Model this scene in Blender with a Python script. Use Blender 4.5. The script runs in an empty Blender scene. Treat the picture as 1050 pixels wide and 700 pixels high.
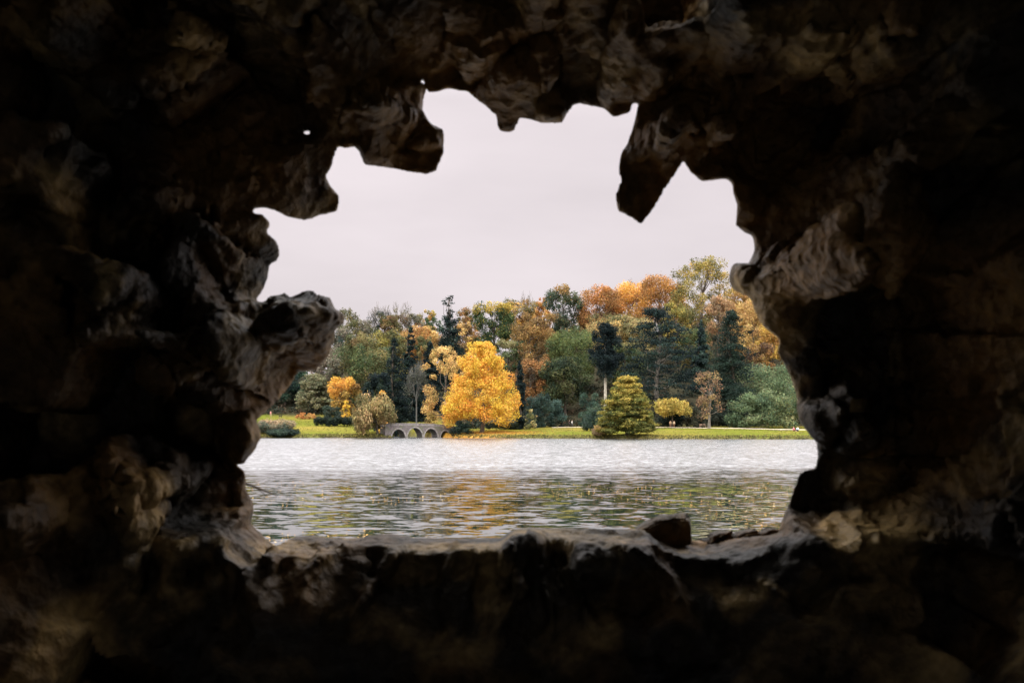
import bpy, math, random, time
import numpy as np
T0 = time.time()
sc = bpy.context.scene
COL = sc.collection
R = math.radians

# ------------------------------------------------------------------ camera
F = 1021.0                      # focal length in photo pixels (photo 1050 wide)
CX, HOR = 525.0, 435.0          # principal column, horizon row
CAMZ = 3.0                      # eye height above the lake
cam = bpy.data.cameras.new('camera')
cam.lens = 35.0; cam.sensor_width = 36.0
cam.shift_y = (HOR - 350.0) / 1050.0
cam.clip_start = 0.05; cam.clip_end = 6000
cam.dof.use_dof = True; cam.dof.focus_distance = 225; cam.dof.aperture_fstop = 5.0
camo = bpy.data.objects.new('camera', cam); COL.objects.link(camo)
camo.location = (0, 0, CAMZ); camo.rotation_euler = (R(90), 0, 0)
sc.camera = camo

def PX(px, Y): return (px - CX) / F * Y
def PZ(py, Y): return CAMZ + (HOR - py) / F * Y

# ------------------------------------------------------------------ helpers
def lin(c):
    return tuple(((v/255)/12.92 if v/255 <= .04045 else ((v/255+.055)/1.055)**2.4) for v in c)

def link(o, parent=None):
    COL.objects.link(o)
    if parent is not None: o.parent = parent
    return o

def mesh_np(name, V, quads=None, tris=None, mat=None, colors=None, smooth=False, cname='leaf_colour', cdom='FACE', parent=None):
    V = np.asarray(V, np.float32).reshape(-1, 3)
    me = bpy.data.meshes.new(name)
    nq = 0 if quads is None else len(quads); nt = 0 if tris is None else len(tris)
    loops = []
    if nq: loops.append(np.asarray(quads, np.int32).ravel())
    if nt: loops.append(np.asarray(tris, np.int32).ravel())
    L = np.concatenate(loops)
    me.vertices.add(len(V)); me.vertices.foreach_set('co', V.ravel())
    me.loops.add(len(L)); me.loops.foreach_set('vertex_index', L)
    tot = np.concatenate([np.full(nq, 4, np.int32), np.full(nt, 3, np.int32)])
    st = np.concatenate([[0], np.cumsum(tot)[:-1]]).astype(np.int32)
    me.polygons.add(nq + nt)
    me.polygons.foreach_set('loop_start', st); me.polygons.foreach_set('loop_total', tot)
    me.update(calc_edges=True); me.validate()
    me.polygons.foreach_set('use_smooth', np.full(nq+nt, smooth))
    if colors is not None:
        a = me.color_attributes.new(cname, 'FLOAT_COLOR', 'CORNER' if cdom == 'FACE' else 'POINT')
        C = np.ones((len(colors), 4), np.float32); C[:, :3] = colors
        if cdom == 'FACE': C = np.repeat(C, tot, axis=0)
        a.data.foreach_set('color', C.ravel())
    if mat: me.materials.append(mat)
    o = bpy.data.objects.new(name, me)
    return link(o, parent)

def tag(o, label=None, cat=None, group=None, kind=None):
    if label: o['label'] = label
    if cat: o['category'] = cat
    if group: o['group'] = group
    if kind: o['kind'] = kind
    return o

def empty(name, loc, rz=0):
    o = bpy.data.objects.new(name, None); o.empty_display_size = .3
    o.location = loc; o.rotation_euler = (0, 0, rz)
    return link(o)

def tube(pts, rad, n=6):
    """tapered tube -> verts, quads"""
    pts = np.asarray(pts, float); V = []; Q = []
    for i, p in enumerate(pts):
        d = pts[min(i+1, len(pts)-1)] - pts[max(i-1, 0)]
        d = d / (np.linalg.norm(d) + 1e-9)
        a = np.cross(d, [0.31, 0.95, 0.05]); a /= np.linalg.norm(a) + 1e-9
        b = np.cross(d, a)
        for k in range(n):
            t = 2*math.pi*k/n
            V.append(p + rad[i]*(a*math.cos(t) + b*math.sin(t)))
    for i in range(len(pts)-1):
        for k in range(n):
            k2 = (k+1) % n
            Q.append((i*n+k, i*n+k2, (i+1)*n+k2, (i+1)*n+k))
    return np.array(V), Q

def join(parts):
    Vs, Qs, o = [], [], 0
    for V, Q in parts:
        Vs.append(np.asarray(V)); Qs += [tuple(i+o for i in q) for q in Q]; o += len(V)
    return np.concatenate(Vs), Qs

def box(cx, cy, cz, sx, sy, sz):
    V = np.array([(x, y, z) for x in (-1, 1) for y in (-1, 1) for z in (-1, 1)], float)*[sx/2, sy/2, sz/2] + [cx, cy, cz]
    Q = [(0, 1, 3, 2), (4, 6, 7, 5), (0, 4, 5, 1), (2, 3, 7, 6), (0, 2, 6, 4), (1, 5, 7, 3)]
    return V, Q

_tab = np.random.RandomState(7).rand(65536).astype(np.float32)
def vnoise(P):
    """value noise at points P (n,3), 0..1"""
    I = np.floor(P).astype(np.int64); f = (P - I).astype(np.float32); f = f*f*f*(f*(f*6-15)+10)
    def h(i, j, k): return _tab[((i*73856093) ^ (j*19349663) ^ (k*83492791)) & 65535]
    i, j, k = I[:, 0], I[:, 1], I[:, 2]; x, y, z = f[:, 0], f[:, 1], f[:, 2]
    c00 = h(i, j, k)*(1-x)+h(i+1, j, k)*x; c10 = h(i, j+1, k)*(1-x)+h(i+1, j+1, k)*x
    c01 = h(i, j, k+1)*(1-x)+h(i+1, j, k+1)*x; c11 = h(i, j+1, k+1)*(1-x)+h(i+1, j+1, k+1)*x
    return (c00*(1-y)+c10*y)*(1-z) + (c01*(1-y)+c11*y)*z
def fbm(P, o=3):
    s = 0; a = .5; t = 0
    for i in range(o):
        s = s + a*vnoise(P*(2.03**i)+i*17.3); t += a; a *= .5
    return s/t

def chips(P, s, seed):
    """broken facets: every 3-D cell carries its own randomly tilted plane"""
    Q = P*s + seed*3.7; I = np.floor(Q).astype(np.int64)
    best = np.full(len(Q), 9., np.float32); val = np.zeros(len(Q), np.float32)
    def hh(c, k): return _tab[((c[:, 0]*73856093) ^ (c[:, 1]*19349663) ^ (c[:, 2]*83492791) ^ (k*2654435761)) & 65535]
    for a in (-1, 0, 1):
        for b in (-1, 0, 1):
            for d in (-1, 0, 1):
                c = I + [a, b, d]
                r = np.stack([Q[:, i] - c[:, i] - hh(c, i+1) for i in range(3)], 1)
                q = (r*r).sum(1); n = q < best
                if not n.any(): continue
                best[n] = q[n]
                val[n] = sum(r[n, i]*(hh(c[n], i+4)-.5)*2 for i in range(3)) + (hh(c[n], 8)-.5)
    return val

# ------------------------------------------------------------------ materials
def mat(name):
    m = bpy.data.materials.new(name); m.use_nodes = True
    nt = m.node_tree; b = nt.nodes['Principled BSDF']
    return m, nt, b

def simple(name, col, rough=.8, spec=.3, var=.25, scale=6.0, bump=0.0):
    m, nt, b = mat(name)
    tc = nt.nodes.new('ShaderNodeTexCoord'); n = nt.nodes.new('ShaderNodeTexNoise')
    n.inputs['Scale'].default_value = scale; n.inputs['Detail'].default_value = 5
    nt.links.new(tc.outputs['Object'], n.inputs['Vector'])
    r = nt.nodes.new('ShaderNodeValToRGB')
    r.color_ramp.elements[0].position = .3; r.color_ramp.elements[1].position = .7
    r.color_ramp.elements[0].color = tuple(c*(1-var) for c in col)+(1,)
    r.color_ramp.elements[1].color = tuple(min(1, c*(1+var)) for c in col)+(1,)
    nt.links.new(n.outputs['Fac'], r.inputs['Fac']); nt.links.new(r.outputs['Color'], b.inputs['Base Color'])
    b.inputs['Roughness'].default_value = rough; b.inputs['Specular IOR Level'].default_value = spec
    if bump:
        bp = nt.nodes.new('ShaderNodeBump'); bp.inputs['Distance'].default_value = bump
        nt.links.new(n.outputs['Fac'], bp.inputs['Height']); nt.links.new(bp.outputs['Normal'], b.inputs['Normal'])
    return m

def leaf_material():
    m, nt, b = mat('leaves')
    a = nt.nodes.new('ShaderNodeAttribute'); a.attribute_name = 'leaf_colour'
    b.inputs['Roughness'].default_value = .65; b.inputs['Specular IOR Level'].default_value = .1
    nt.links.new(a.outputs['Color'], b.inputs['Base Color'])
    tr = nt.nodes.new('ShaderNodeBsdfTranslucent'); nt.links.new(a.outputs['Color'], tr.inputs['Color'])
    mx = nt.nodes.new('ShaderNodeMixShader'); mx.inputs[0].default_value = .38
    nt.links.new(b.outputs[0], mx.inputs[1]); nt.links.new(tr.outputs[0], mx.inputs[2])
    nt.links.new(mx.outputs[0], nt.nodes['Material Output'].inputs['Surface'])
    return m
LEAF = leaf_material()
BARK = simple('bark', (.075, .06, .045), .9, .2, .4, 3)
PALEBARK = simple('pale_bark', (.30, .27, .22), .85, .2, .3, 2)
GREYBARK = simple('grey_bark', (.13, .115, .095), .9, .2, .4, 2)
STONE = simple('bridge_stone', (.19, .17, .165), .9, .2, .45, 2.2, .05)
PALESTONE = simple('pale_dressed_stone', (.22, .20, .185), .9, .1, .5, 2.5, .03)

# ------------------------------------------------------------------ terrain
_sx = np.array([-400, -120, -56, -27, -12, 3, 19.5, 60, 140, 400.])
_sy = np.array([226, 224, 219, 219, 219.5, 212, 205, 198, 192, 185.])
_hx = np.array([-500, -120, -75, -42, 0, 32, 75, 130, 500.])
_hs = np.array([.17, .17, .17, .20, .26, .33, .38, .40, .40])
def sstep(a, b, x):
    t = np.clip((x-a)/(b-a), 0, 1); return t*t*(3-2*t)
def terrain(X, Y):
    X = np.asarray(X, float); Y = np.asarray(Y, float)
    sh = np.interp(X, _sx, _sy) + .7*np.sin(X*.45) + .4*np.sin(X*1.27+1)
    e = Y - sh
    wl = sstep(-8, -30, X)                                   # left lawn climbs higher
    lawn = .55*sstep(-.4, .8, e) + (1.9*(1-wl)+3.9*wl)*np.clip(e/45, 0, 1)**.85
    z = np.where(e < -.4, -.15 - 1.6*sstep(-.4, -12, e), lawn - .15*(1-sstep(-.4, .8, e)))
    # lake arm behind the bridge
    ch = sstep(7.8, 6.3, np.abs(X + 21 + .5*(Y-223)))*sstep(213, 218, Y)*sstep(262, 248, Y)
    z = z*(1-ch) + (-.7)*ch
    hill = np.interp(X, _hx, _hs)*np.clip(Y-252-wl*14, 0, 92) + .05*np.clip(Y-352, 0, 2000)
    z = z + hill*sstep(252, 262, Y) + hill*0
    # grotto shore
    near = 1.4*(1-sstep(6, 11, Y)) - 1.6*sstep(6, 11, Y)
    return np.where(Y < 60, np.where(Y > 11, -1.6, near), z)
def gz(x, y): return float(terrain(x, y))

def ground():
    ys = np.concatenate([np.linspace(-300, -6, 12), np.linspace(-5, 12, 18), np.linspace(20, 180, 9), np.arange(184, 300, .9), np.arange(300, 380, 4), np.geomspace(385, 4000, 22)])
    xs = np.concatenate([-np.geomspace(3000, 110, 14), np.arange(-106, 130, 1.3), np.geomspace(132, 3000, 14)])
    X, Y = np.meshgrid(xs, ys)
    Z = terrain(X, Y)
    Z = np.where(Y > 190, Z + (fbm(np.stack([X.ravel()*.2, Y.ravel()*.2, 0*X.ravel()], 1), 2).reshape(X.shape)-.5)*.25*sstep(.0, .6, Z), Z)
    V = np.stack([X, Y, Z], -1).reshape(-1, 3)
    ny, nx = X.shape
    i = (np.arange(ny-1)[:, None]*nx + np.arange(nx-1)[None, :]).ravel()
    Q = np.stack([i, i+1, i+nx+1, i+nx], 1)
    P = V*[.06, .06, 0]
    n1 = fbm(P, 3)[:, None]; n2 = fbm(V*[.25, .25, 0]+9, 3)[:, None]
    grassA = np.array([.082, .090, .014]); grassB = np.array([.150, .115, .026]); litter = np.array([.032, .029, .018]); mud = np.array([.06, .05, .035])
    wl = sstep(-8, -30, V[:, 0])[:, None]
    mixg = np.clip((n1-.3)/.4*.7 + .35*(n2-.5)*2, 0, 1)
    g = grassA*(1-mixg) + grassB*mixg
    h = sstep(250, 258, V[:, 1]-wl[:, 0]*18 + (n2[:, 0]-.5)*6)[:, None]
    col = g*(1-h) + litter*h
    m = sstep(.45, .15, V[:, 2])[:, None]
    col = col*(1-m) + mud*m
    ty = np.exp(-(((V[:, 0]+8)/9)**2 + ((V[:, 1]-226)/10)**2))[:, None]      # leaf fall under the yellow tree
    k = np.clip(ty*1.0*(n2*1.6), 0, .5)
    col = col*(1-k) + np.array([.42, .18, .03])*k
    nr = sstep(30, 16, V[:, 1])[:, None]                             # unseen ground by the grotto, coloured grey to neutralise bounce light
    col = col*(1-nr) + np.array([.20, .21, .22])*nr
    gm, nt, b = mat('ground_cover')
    a = nt.nodes.new('ShaderNodeAttribute'); a.attribute_name = 'ground_colour'
    tc = nt.nodes.new('ShaderNodeTexCoord'); n = nt.nodes.new('ShaderNodeTexNoise')
    n.inputs['Scale'].default_value = 1.1; n.inputs['Detail'].default_value = 6
    nt.links.new(tc.outputs['Object'], n.inputs['Vector'])
    mr = nt.nodes.new('ShaderNodeMapRange'); mr.inputs['From Min'].default_value = .3; mr.inputs['From Max'].default_value = .7
    mr.inputs['To Min'].default_value = .7; mr.inputs['To Max'].default_value = 1.25
    nt.links.new(n.outputs['Fac'], mr.inputs['Value'])
    mx = nt.nodes.new('ShaderNodeVectorMath'); mx.operation = 'SCALE'
    nt.links.new(a.outputs['Color'], mx.inputs[0]); nt.links.new(mr.outputs[0], mx.inputs['Scale'])
    nt.links.new(mx.outputs[0], b.inputs['Base Color'])
    b.inputs['Roughness'].default_value = .95; b.inputs['Specular IOR Level'].default_value = 0
    o = mesh_np('ground', V, Q, mat=gm, colors=col, smooth=True, cname='ground_colour', cdom='POINT')
    tag(o, kind='structure')
ground()

def path():
    pts = []
    for px, y in [(655, 243), (690, 239), (720, 236), (760, 231), (800, 226), (850, 220), (960, 212)]:
        pts.append((PX(px, y), y))
    def strip(pts, w):
        P = np.array(pts); t = np.linspace(0, len(P)-1, 60)
        xs = np.interp(t, range(len(P)), P[:, 0]); ysm = np.interp(t, range(len(P)), P[:, 1])
        for _ in range(3): ysm[1:-1] = (ysm[:-2]+ysm[1:-1]+ysm[2:])/3
        rows = []
        for s in np.linspace(-w/2, w/2, 5):
            rows.append(np.stack([xs, ysm+s, terrain(xs, ysm+s)+.10], 1))
        V = np.stack(rows, 1).reshape(-1, 3); n = len(t)
        Q = [(i*5+k, i*5+k+1, (i+1)*5+k+1, (i+1)*5+k) for i in range(n-1) for k in range(4)]
        return V, Q
    a = strip(pts, 2.6)
    c = strip([(PX(566, 246), 246), (PX(590, 246.5), 246.5), (PX(604, 247), 247)], 2.2)
    V, Q = join([a, c])
    tag(mesh_np('path', V, Q, mat=simple('gravel', (.50, .42, .32), .95, .1, .2, 1.5)), kind='structure')
path()

# ------------------------------------------------------------------ water
def water():
    m, nt, b = mat('lake_water'); N = nt.nodes.new; Lk = nt.links.new
    nt.nodes.remove(b)
    body = N('ShaderNodeBsdfDiffuse'); body.inputs['Color'].default_value = (.012, .022, .016, 1)
    gl = N('ShaderNodeBsdfGlossy'); fr = N('ShaderNodeFresnel'); fr.inputs['IOR'].default_value = 1.95
    mxs = N('ShaderNodeMixShader'); pw = N('ShaderNodeMath'); pw.operation = 'POWER'; pw.inputs[1].default_value = .6; Lk(fr.outputs[0], pw.inputs[0]); Lk(pw.outputs[0], mxs.inputs[0]); Lk(body.outputs[0], mxs.inputs[1]); Lk(gl.outputs[0], mxs.inputs[2])
    Lk(mxs.outputs[0], nt.nodes['Material Output'].inputs['Surface'])
    tc = N('ShaderNodeTexCoord')
    def vn(sx, sy, detail, seed, rough=.5):
        mp = N('ShaderNodeMapping'); mp.inputs['Scale'].default_value = (sx, sy, 1); mp.inputs['Location'].default_value = (seed, seed*2, 0)
        Lk(tc.outputs['Object'], mp.inputs['Vector'])
        n = N('ShaderNodeTexNoise'); n.inputs['Scale'].default_value = 1; n.inputs['Detail'].default_value = detail
        n.inputs['Roughness'].default_value = rough
        Lk(mp.outputs[0], n.inputs['Vector'])
        return n
    def math_(op, a, b_=None, c=None):
        n = N('ShaderNodeMath'); n.operation = op
        for i, v in enumerate((a, b_, c)):
            if v is None: continue
            if isinstance(v, (int, float)): n.inputs[i].default_value = v
            else: Lk(v, n.inputs[i])
        return n.outputs[0]
    sep = N('ShaderNodeSeparateXYZ'); Lk(tc.outputs['Object'], sep.inputs[0])
    # wind line: ragged edge between calm water near the grotto and ruffled water beyond
    edge = vn(.07, .20, 5, 3, .7)
    yy = math_('ADD', sep.outputs['Y'], math_('MULTIPLY', math_('SUBTRACT', edge.outputs['Fac'], .5), 44))
    wind = N('ShaderNodeMapRange'); wind.interpolation_type = 'SMOOTHSTEP'
    wind.inputs['From Min'].default_value = 40; wind.inputs['From Max'].default_value = 76
    Lk(yy, wind.inputs['Value'])
    gust = vn(.012, .035, 3, 11)
    gustr = N('ShaderNodeMapRange'); gustr.inputs['From Min'].default_value = .35; gustr.inputs['From Max'].default_value = .6
    gustr.inputs['To Min'].default_value = .75; gustr.inputs['To Max'].default_value = 1.1
    Lk(gust.outputs['Fac'], gustr.inputs['Value'])
    # slopes from vector noise (several wavelengths)
    def slope(n, ax, ay):
        s = N('ShaderNodeVectorMath'); s.operation = 'SUBTRACT'; Lk(n.outputs['Color'], s.inputs[0]); s.inputs[1].default_value = (.5, .5, .5)
        k = N('ShaderNodeVectorMath'); k.operation = 'MULTIPLY'; Lk(s.outputs[0], k.inputs[0]); k.inputs[1].default_value = (ax, ay, 0)
        return k.outputs[0]
    swell = slope(vn(1.2, 1.9, 2, 1), .07, .42)
    ripple = slope(vn(3.4, 6.0, 2, 5), .08, .20)
    add = N('ShaderNodeVectorMath'); Lk(swell, add.inputs[0]); Lk(ripple, add.inputs[1])
    chop = slope(vn(3.0, 3.4, 4, 8, .65), .5, .62)
    cs = N('ShaderNodeVectorMath'); cs.operation = 'SCALE'; Lk(chop, cs.inputs[0])
    Lk(math_('MULTIPLY', wind.outputs[0], gustr.outputs[0]), cs.inputs['Scale'])
    add2 = N('ShaderNodeVectorMath'); Lk(add.outputs[0], add2.inputs[0]); Lk(cs.outputs[0], add2.inputs[1])
    # facets leaning toward the viewer hide the ones behind them at grazing angles
    bias = N('ShaderNodeCombineXYZ')
    Lk(math_('MULTIPLY_ADD', wind.outputs[0], -.10, -.002), bias.inputs['Y'])
    ab = N('ShaderNodeVectorMath'); Lk(add2.outputs[0], ab.inputs[0]); Lk(bias.outputs[0], ab.inputs[1]); add2 = ab
    geo = N('ShaderNodeNewGeometry')
    add3 = N('ShaderNodeVectorMath'); Lk(add2.outputs[0], add3.inputs[0]); Lk(geo.outputs['Normal'], add3.inputs[1])
    nm = N('ShaderNodeVectorMath'); nm.operation = 'NORMALIZE'; Lk(add3.outputs[0], nm.inputs[0])
    Lk(nm.outputs[0], gl.inputs['Normal'])
    rr = N('ShaderNodeMapRange'); rr.inputs['To Min'].default_value = .015; rr.inputs['To Max'].default_value = .22
    Lk(wind.outputs[0], rr.inputs['Value']); Lk(rr.outputs[0], gl.inputs['Roughness'])
    xs = np.linspace(-500, 500, 21); ys = np.linspace(6, 266, 21)
    X, Y = np.meshgrid(xs, ys); V = np.stack([X, Y, 0*X], -1).reshape(-1, 3)
    Q = [(j*21+i, j*21+i+1, (j+1)*21+i+1, (j+1)*21+i) for j in range(20) for i in range(20)]
    tag(mesh_np('lake_water', V, Q, mat=m), kind='structure')
water()

# ------------------------------------------------------------------ foliage
KALB = .95
def pal(cols):
    c = np.array([lin(v) for v in cols]); l = (c@[.3, .6, .1])[:, None]
    c = c*.88 + l*.12
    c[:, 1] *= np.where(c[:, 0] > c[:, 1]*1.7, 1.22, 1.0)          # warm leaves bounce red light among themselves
    k = np.where(c[:, 0] > c[:, 1]*1.15, KALB, KALB*.82)
    return c*np.minimum(k, .60/c.max(1))[:, None]

def leaves(rng, B, RAD, CI, cols, size, dens=1.5, jit=.18, up=.35, aspect=1.0, nmax=40000, droop=False):
    """leaf faces spread through ellipsoid clumps. B (K,3) centres, RAD (K,3), CI colour index per clump"""
    B = np.asarray(B, float); RAD = np.asarray(RAD, float)
    area = 4*math.pi*((RAD[:, 0]*RAD[:, 1])**.8 + (RAD[:, 0]*RAD[:, 2])**.8 + (RAD[:, 1]*RAD[:, 2])**.8)/3
    cnt = np.maximum(8, (area*dens/(size*size)).astype(int))
    if cnt.sum() > nmax: cnt = np.maximum(4, (cnt*nmax/cnt.sum()).astype(int))
    idx = np.repeat(np.arange(len(B)), cnt); n = len(idx)
    d = rng.normal(size=(n, 3)); d /= np.linalg.norm(d, axis=1)[:, None]
    rr = (1 - .45*rng.rand(n)**1.5) * (1 + .12*rng.randn(n))
    P = B[idx] + d*RAD[idx]*rr[:, None]
    sd = rng.rand()*90
    lump_ = vnoise(P*(.34/size)+sd)                       # twig-sized clusters with hollows between them
    P = P + d*((lump_-.5)*2*.30*np.minimum(RAD[idx, 0], 1.6))[:, None]
    keep = lump_ > .30*rng.rand(n)+.12
    P, d, idx = P[keep], d[keep], idx[keep]; n = len(idx)
    nrm = d/np.maximum(RAD[idx], .05); nrm /= np.linalg.norm(nrm, axis=1)[:, None]
    nrm = nrm + [0, 0, up] + .55*rng.normal(size=(n, 3)); nrm /= np.linalg.norm(nrm, axis=1)[:, None]
    if droop: t = np.tile([0, 0, 1.], (n, 1)) + .15*rng.normal(size=(n, 3))
    else: t = rng.normal(size=(n, 3))
    t -= nrm*(t*nrm).sum(1)[:, None]; t /= np.linalg.norm(t, axis=1)[:, None] + 1e-9
    bt = np.cross(nrm, t)
    s = size*(.55 + .9*rng.rand(n))[:, None]*.5
    sa = s*aspect
    bend = nrm*(s*.35)
    V = np.stack([P - t*sa - bend, P - bt*s*(.6+.5*rng.rand(n, 1)), P + t*sa - bend, P + bt*s*(.6+.5*rng.rand(n, 1))], 1).reshape(-1, 3)
    Q = np.arange(n*4).reshape(n, 4)
    c = cols[CI[idx]]
    alt = cols[rng.randint(0, len(cols), n)]
    w = (rng.rand(n) < .22)[:, None]*.7
    c = c*(1-w) + alt*w
    c = c*(1 + jit*rng.randn(n))[:, None]*(1+.06*rng.randn(n, 3))
    return V, Q, np.clip(c, .004, .9)

def crown_blobs(rng, R_, H, zc, K, kind='round', br=.3, flat=.8):
    B, RAD = [], []
    k = 0
    lump = rng.rand(8)*6.28
    while len(B) < K and k < K*30:
        k += 1
        d = rng.normal(size=3); d /= np.linalg.norm(d)
        if d[2] < -.75: continue
        rr = .45 + .5*rng.rand()**.6
        az = math.atan2(d[1], d[0])
        wob = 1 + .10*math.sin(2*az+lump[0]) + .10*math.sin(3*az+4*d[2]+lump[1]) + .07*math.sin(5*d[2]+lump[2])
        if kind in ('round', 'egg') and d[2] > 0: d = d*[1, 1, 1]; hz = d[2]**.72; d = np.array([d[0], d[1], 0])/max(1e-6, math.hypot(d[0], d[1]))*math.sqrt(max(0, 1-d[2]**2))**.85 + [0, 0, hz*.93]
        p = d*rr*wob*[R_, R_, H/2]
        t = p[2]/(H/2)*.5+.5                      # 0 bottom 1 top
        if kind == 'cone': p[:2] *= 1.26 - .80*t**1.25
        elif kind == 'egg': p[:2] *= 1.18 - .42*t
        elif kind == 'umbrella':
            if t < .45: continue
            p[:2] *= .55 + .6*t
        elif kind == 'dome':
            if p[2] < -.2*H: continue
        b = R_*br*(.65+.7*rng.rand())
        if kind in ('cone', 'egg'): b *= 1.1 - .35*t
        B.append(p + [0, 0, zc]); RAD.append([b*(.85+.3*rng.rand()), b*(.85+.3*rng.rand()), b*flat*(.8+.4*rng.rand())])
    B = np.array(B); RAD = np.array(RAD)
    # keep the crown inside its measured half-width
    return B, RAD

def trunk_tree(rng, H, r0, top, B, nl=8, limb=.4, wob=.012):
    parts = []
    zs = np.linspace(0, top, 7); off = np.cumsum(rng.randn(7, 2)*wob*H, axis=0); off -= off[0]
    pts = np.column_stack([off, zs]); rad = r0*(1 - .75*zs/top); rad[0] *= 1.35
    pts[0, 2] = -.3
    parts.append(tube(pts, rad, 8))
    if len(B):
        for i in rng.permutation(len(B))[:nl]:
            q = B[i]; h = min(top*.92, max(.25*top, q[2]*(.55+.25*rng.rand())))
            p0 = np.array([np.interp(h, zs, pts[:, 0]), np.interp(h, zs, pts[:, 1]), h])
            mid = (p0+q)/2 + [0, 0, -.04*H] + rng.randn(3)*.03*H
            parts.append(tube([p0, mid, q], [r0*limb*.8, r0*limb*.5, r0*limb*.15], 5))
    return join(parts)

def fit(B, RAD, halfw, ztop, zbot=None, pct=95):
    """scale clumps so the crown has the measured half width, top and (if given) bottom"""
    ext = np.percentile(np.abs(B[:, 0])+RAD[:, 0]*.9, 96)
    s = halfw/ext; B[:, :2] *= s; RAD[:, :2] *= s
    t = np.percentile(B[:, 2]+RAD[:, 2]*.95, pct)
    if zbot is None: B[:, 2] += ztop - t
    else:
        b = (B[:, 2]-RAD[:, 2]*.9).min(); k = (ztop-zbot)/(t-b)
        B[:, 2] = zbot + (B[:, 2]-b)*k; RAD[:, 2] *= max(.6, min(1.4, k))
    B[:, 2] = np.minimum(B[:, 2], ztop - RAD[:, 2]*.85)
    lim = np.maximum(.1, halfw*1.06 - RAD[:, 0]*.8); B[:, 0] = np.clip(B[:, 0], -lim, lim)
    return B, RAD

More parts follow.
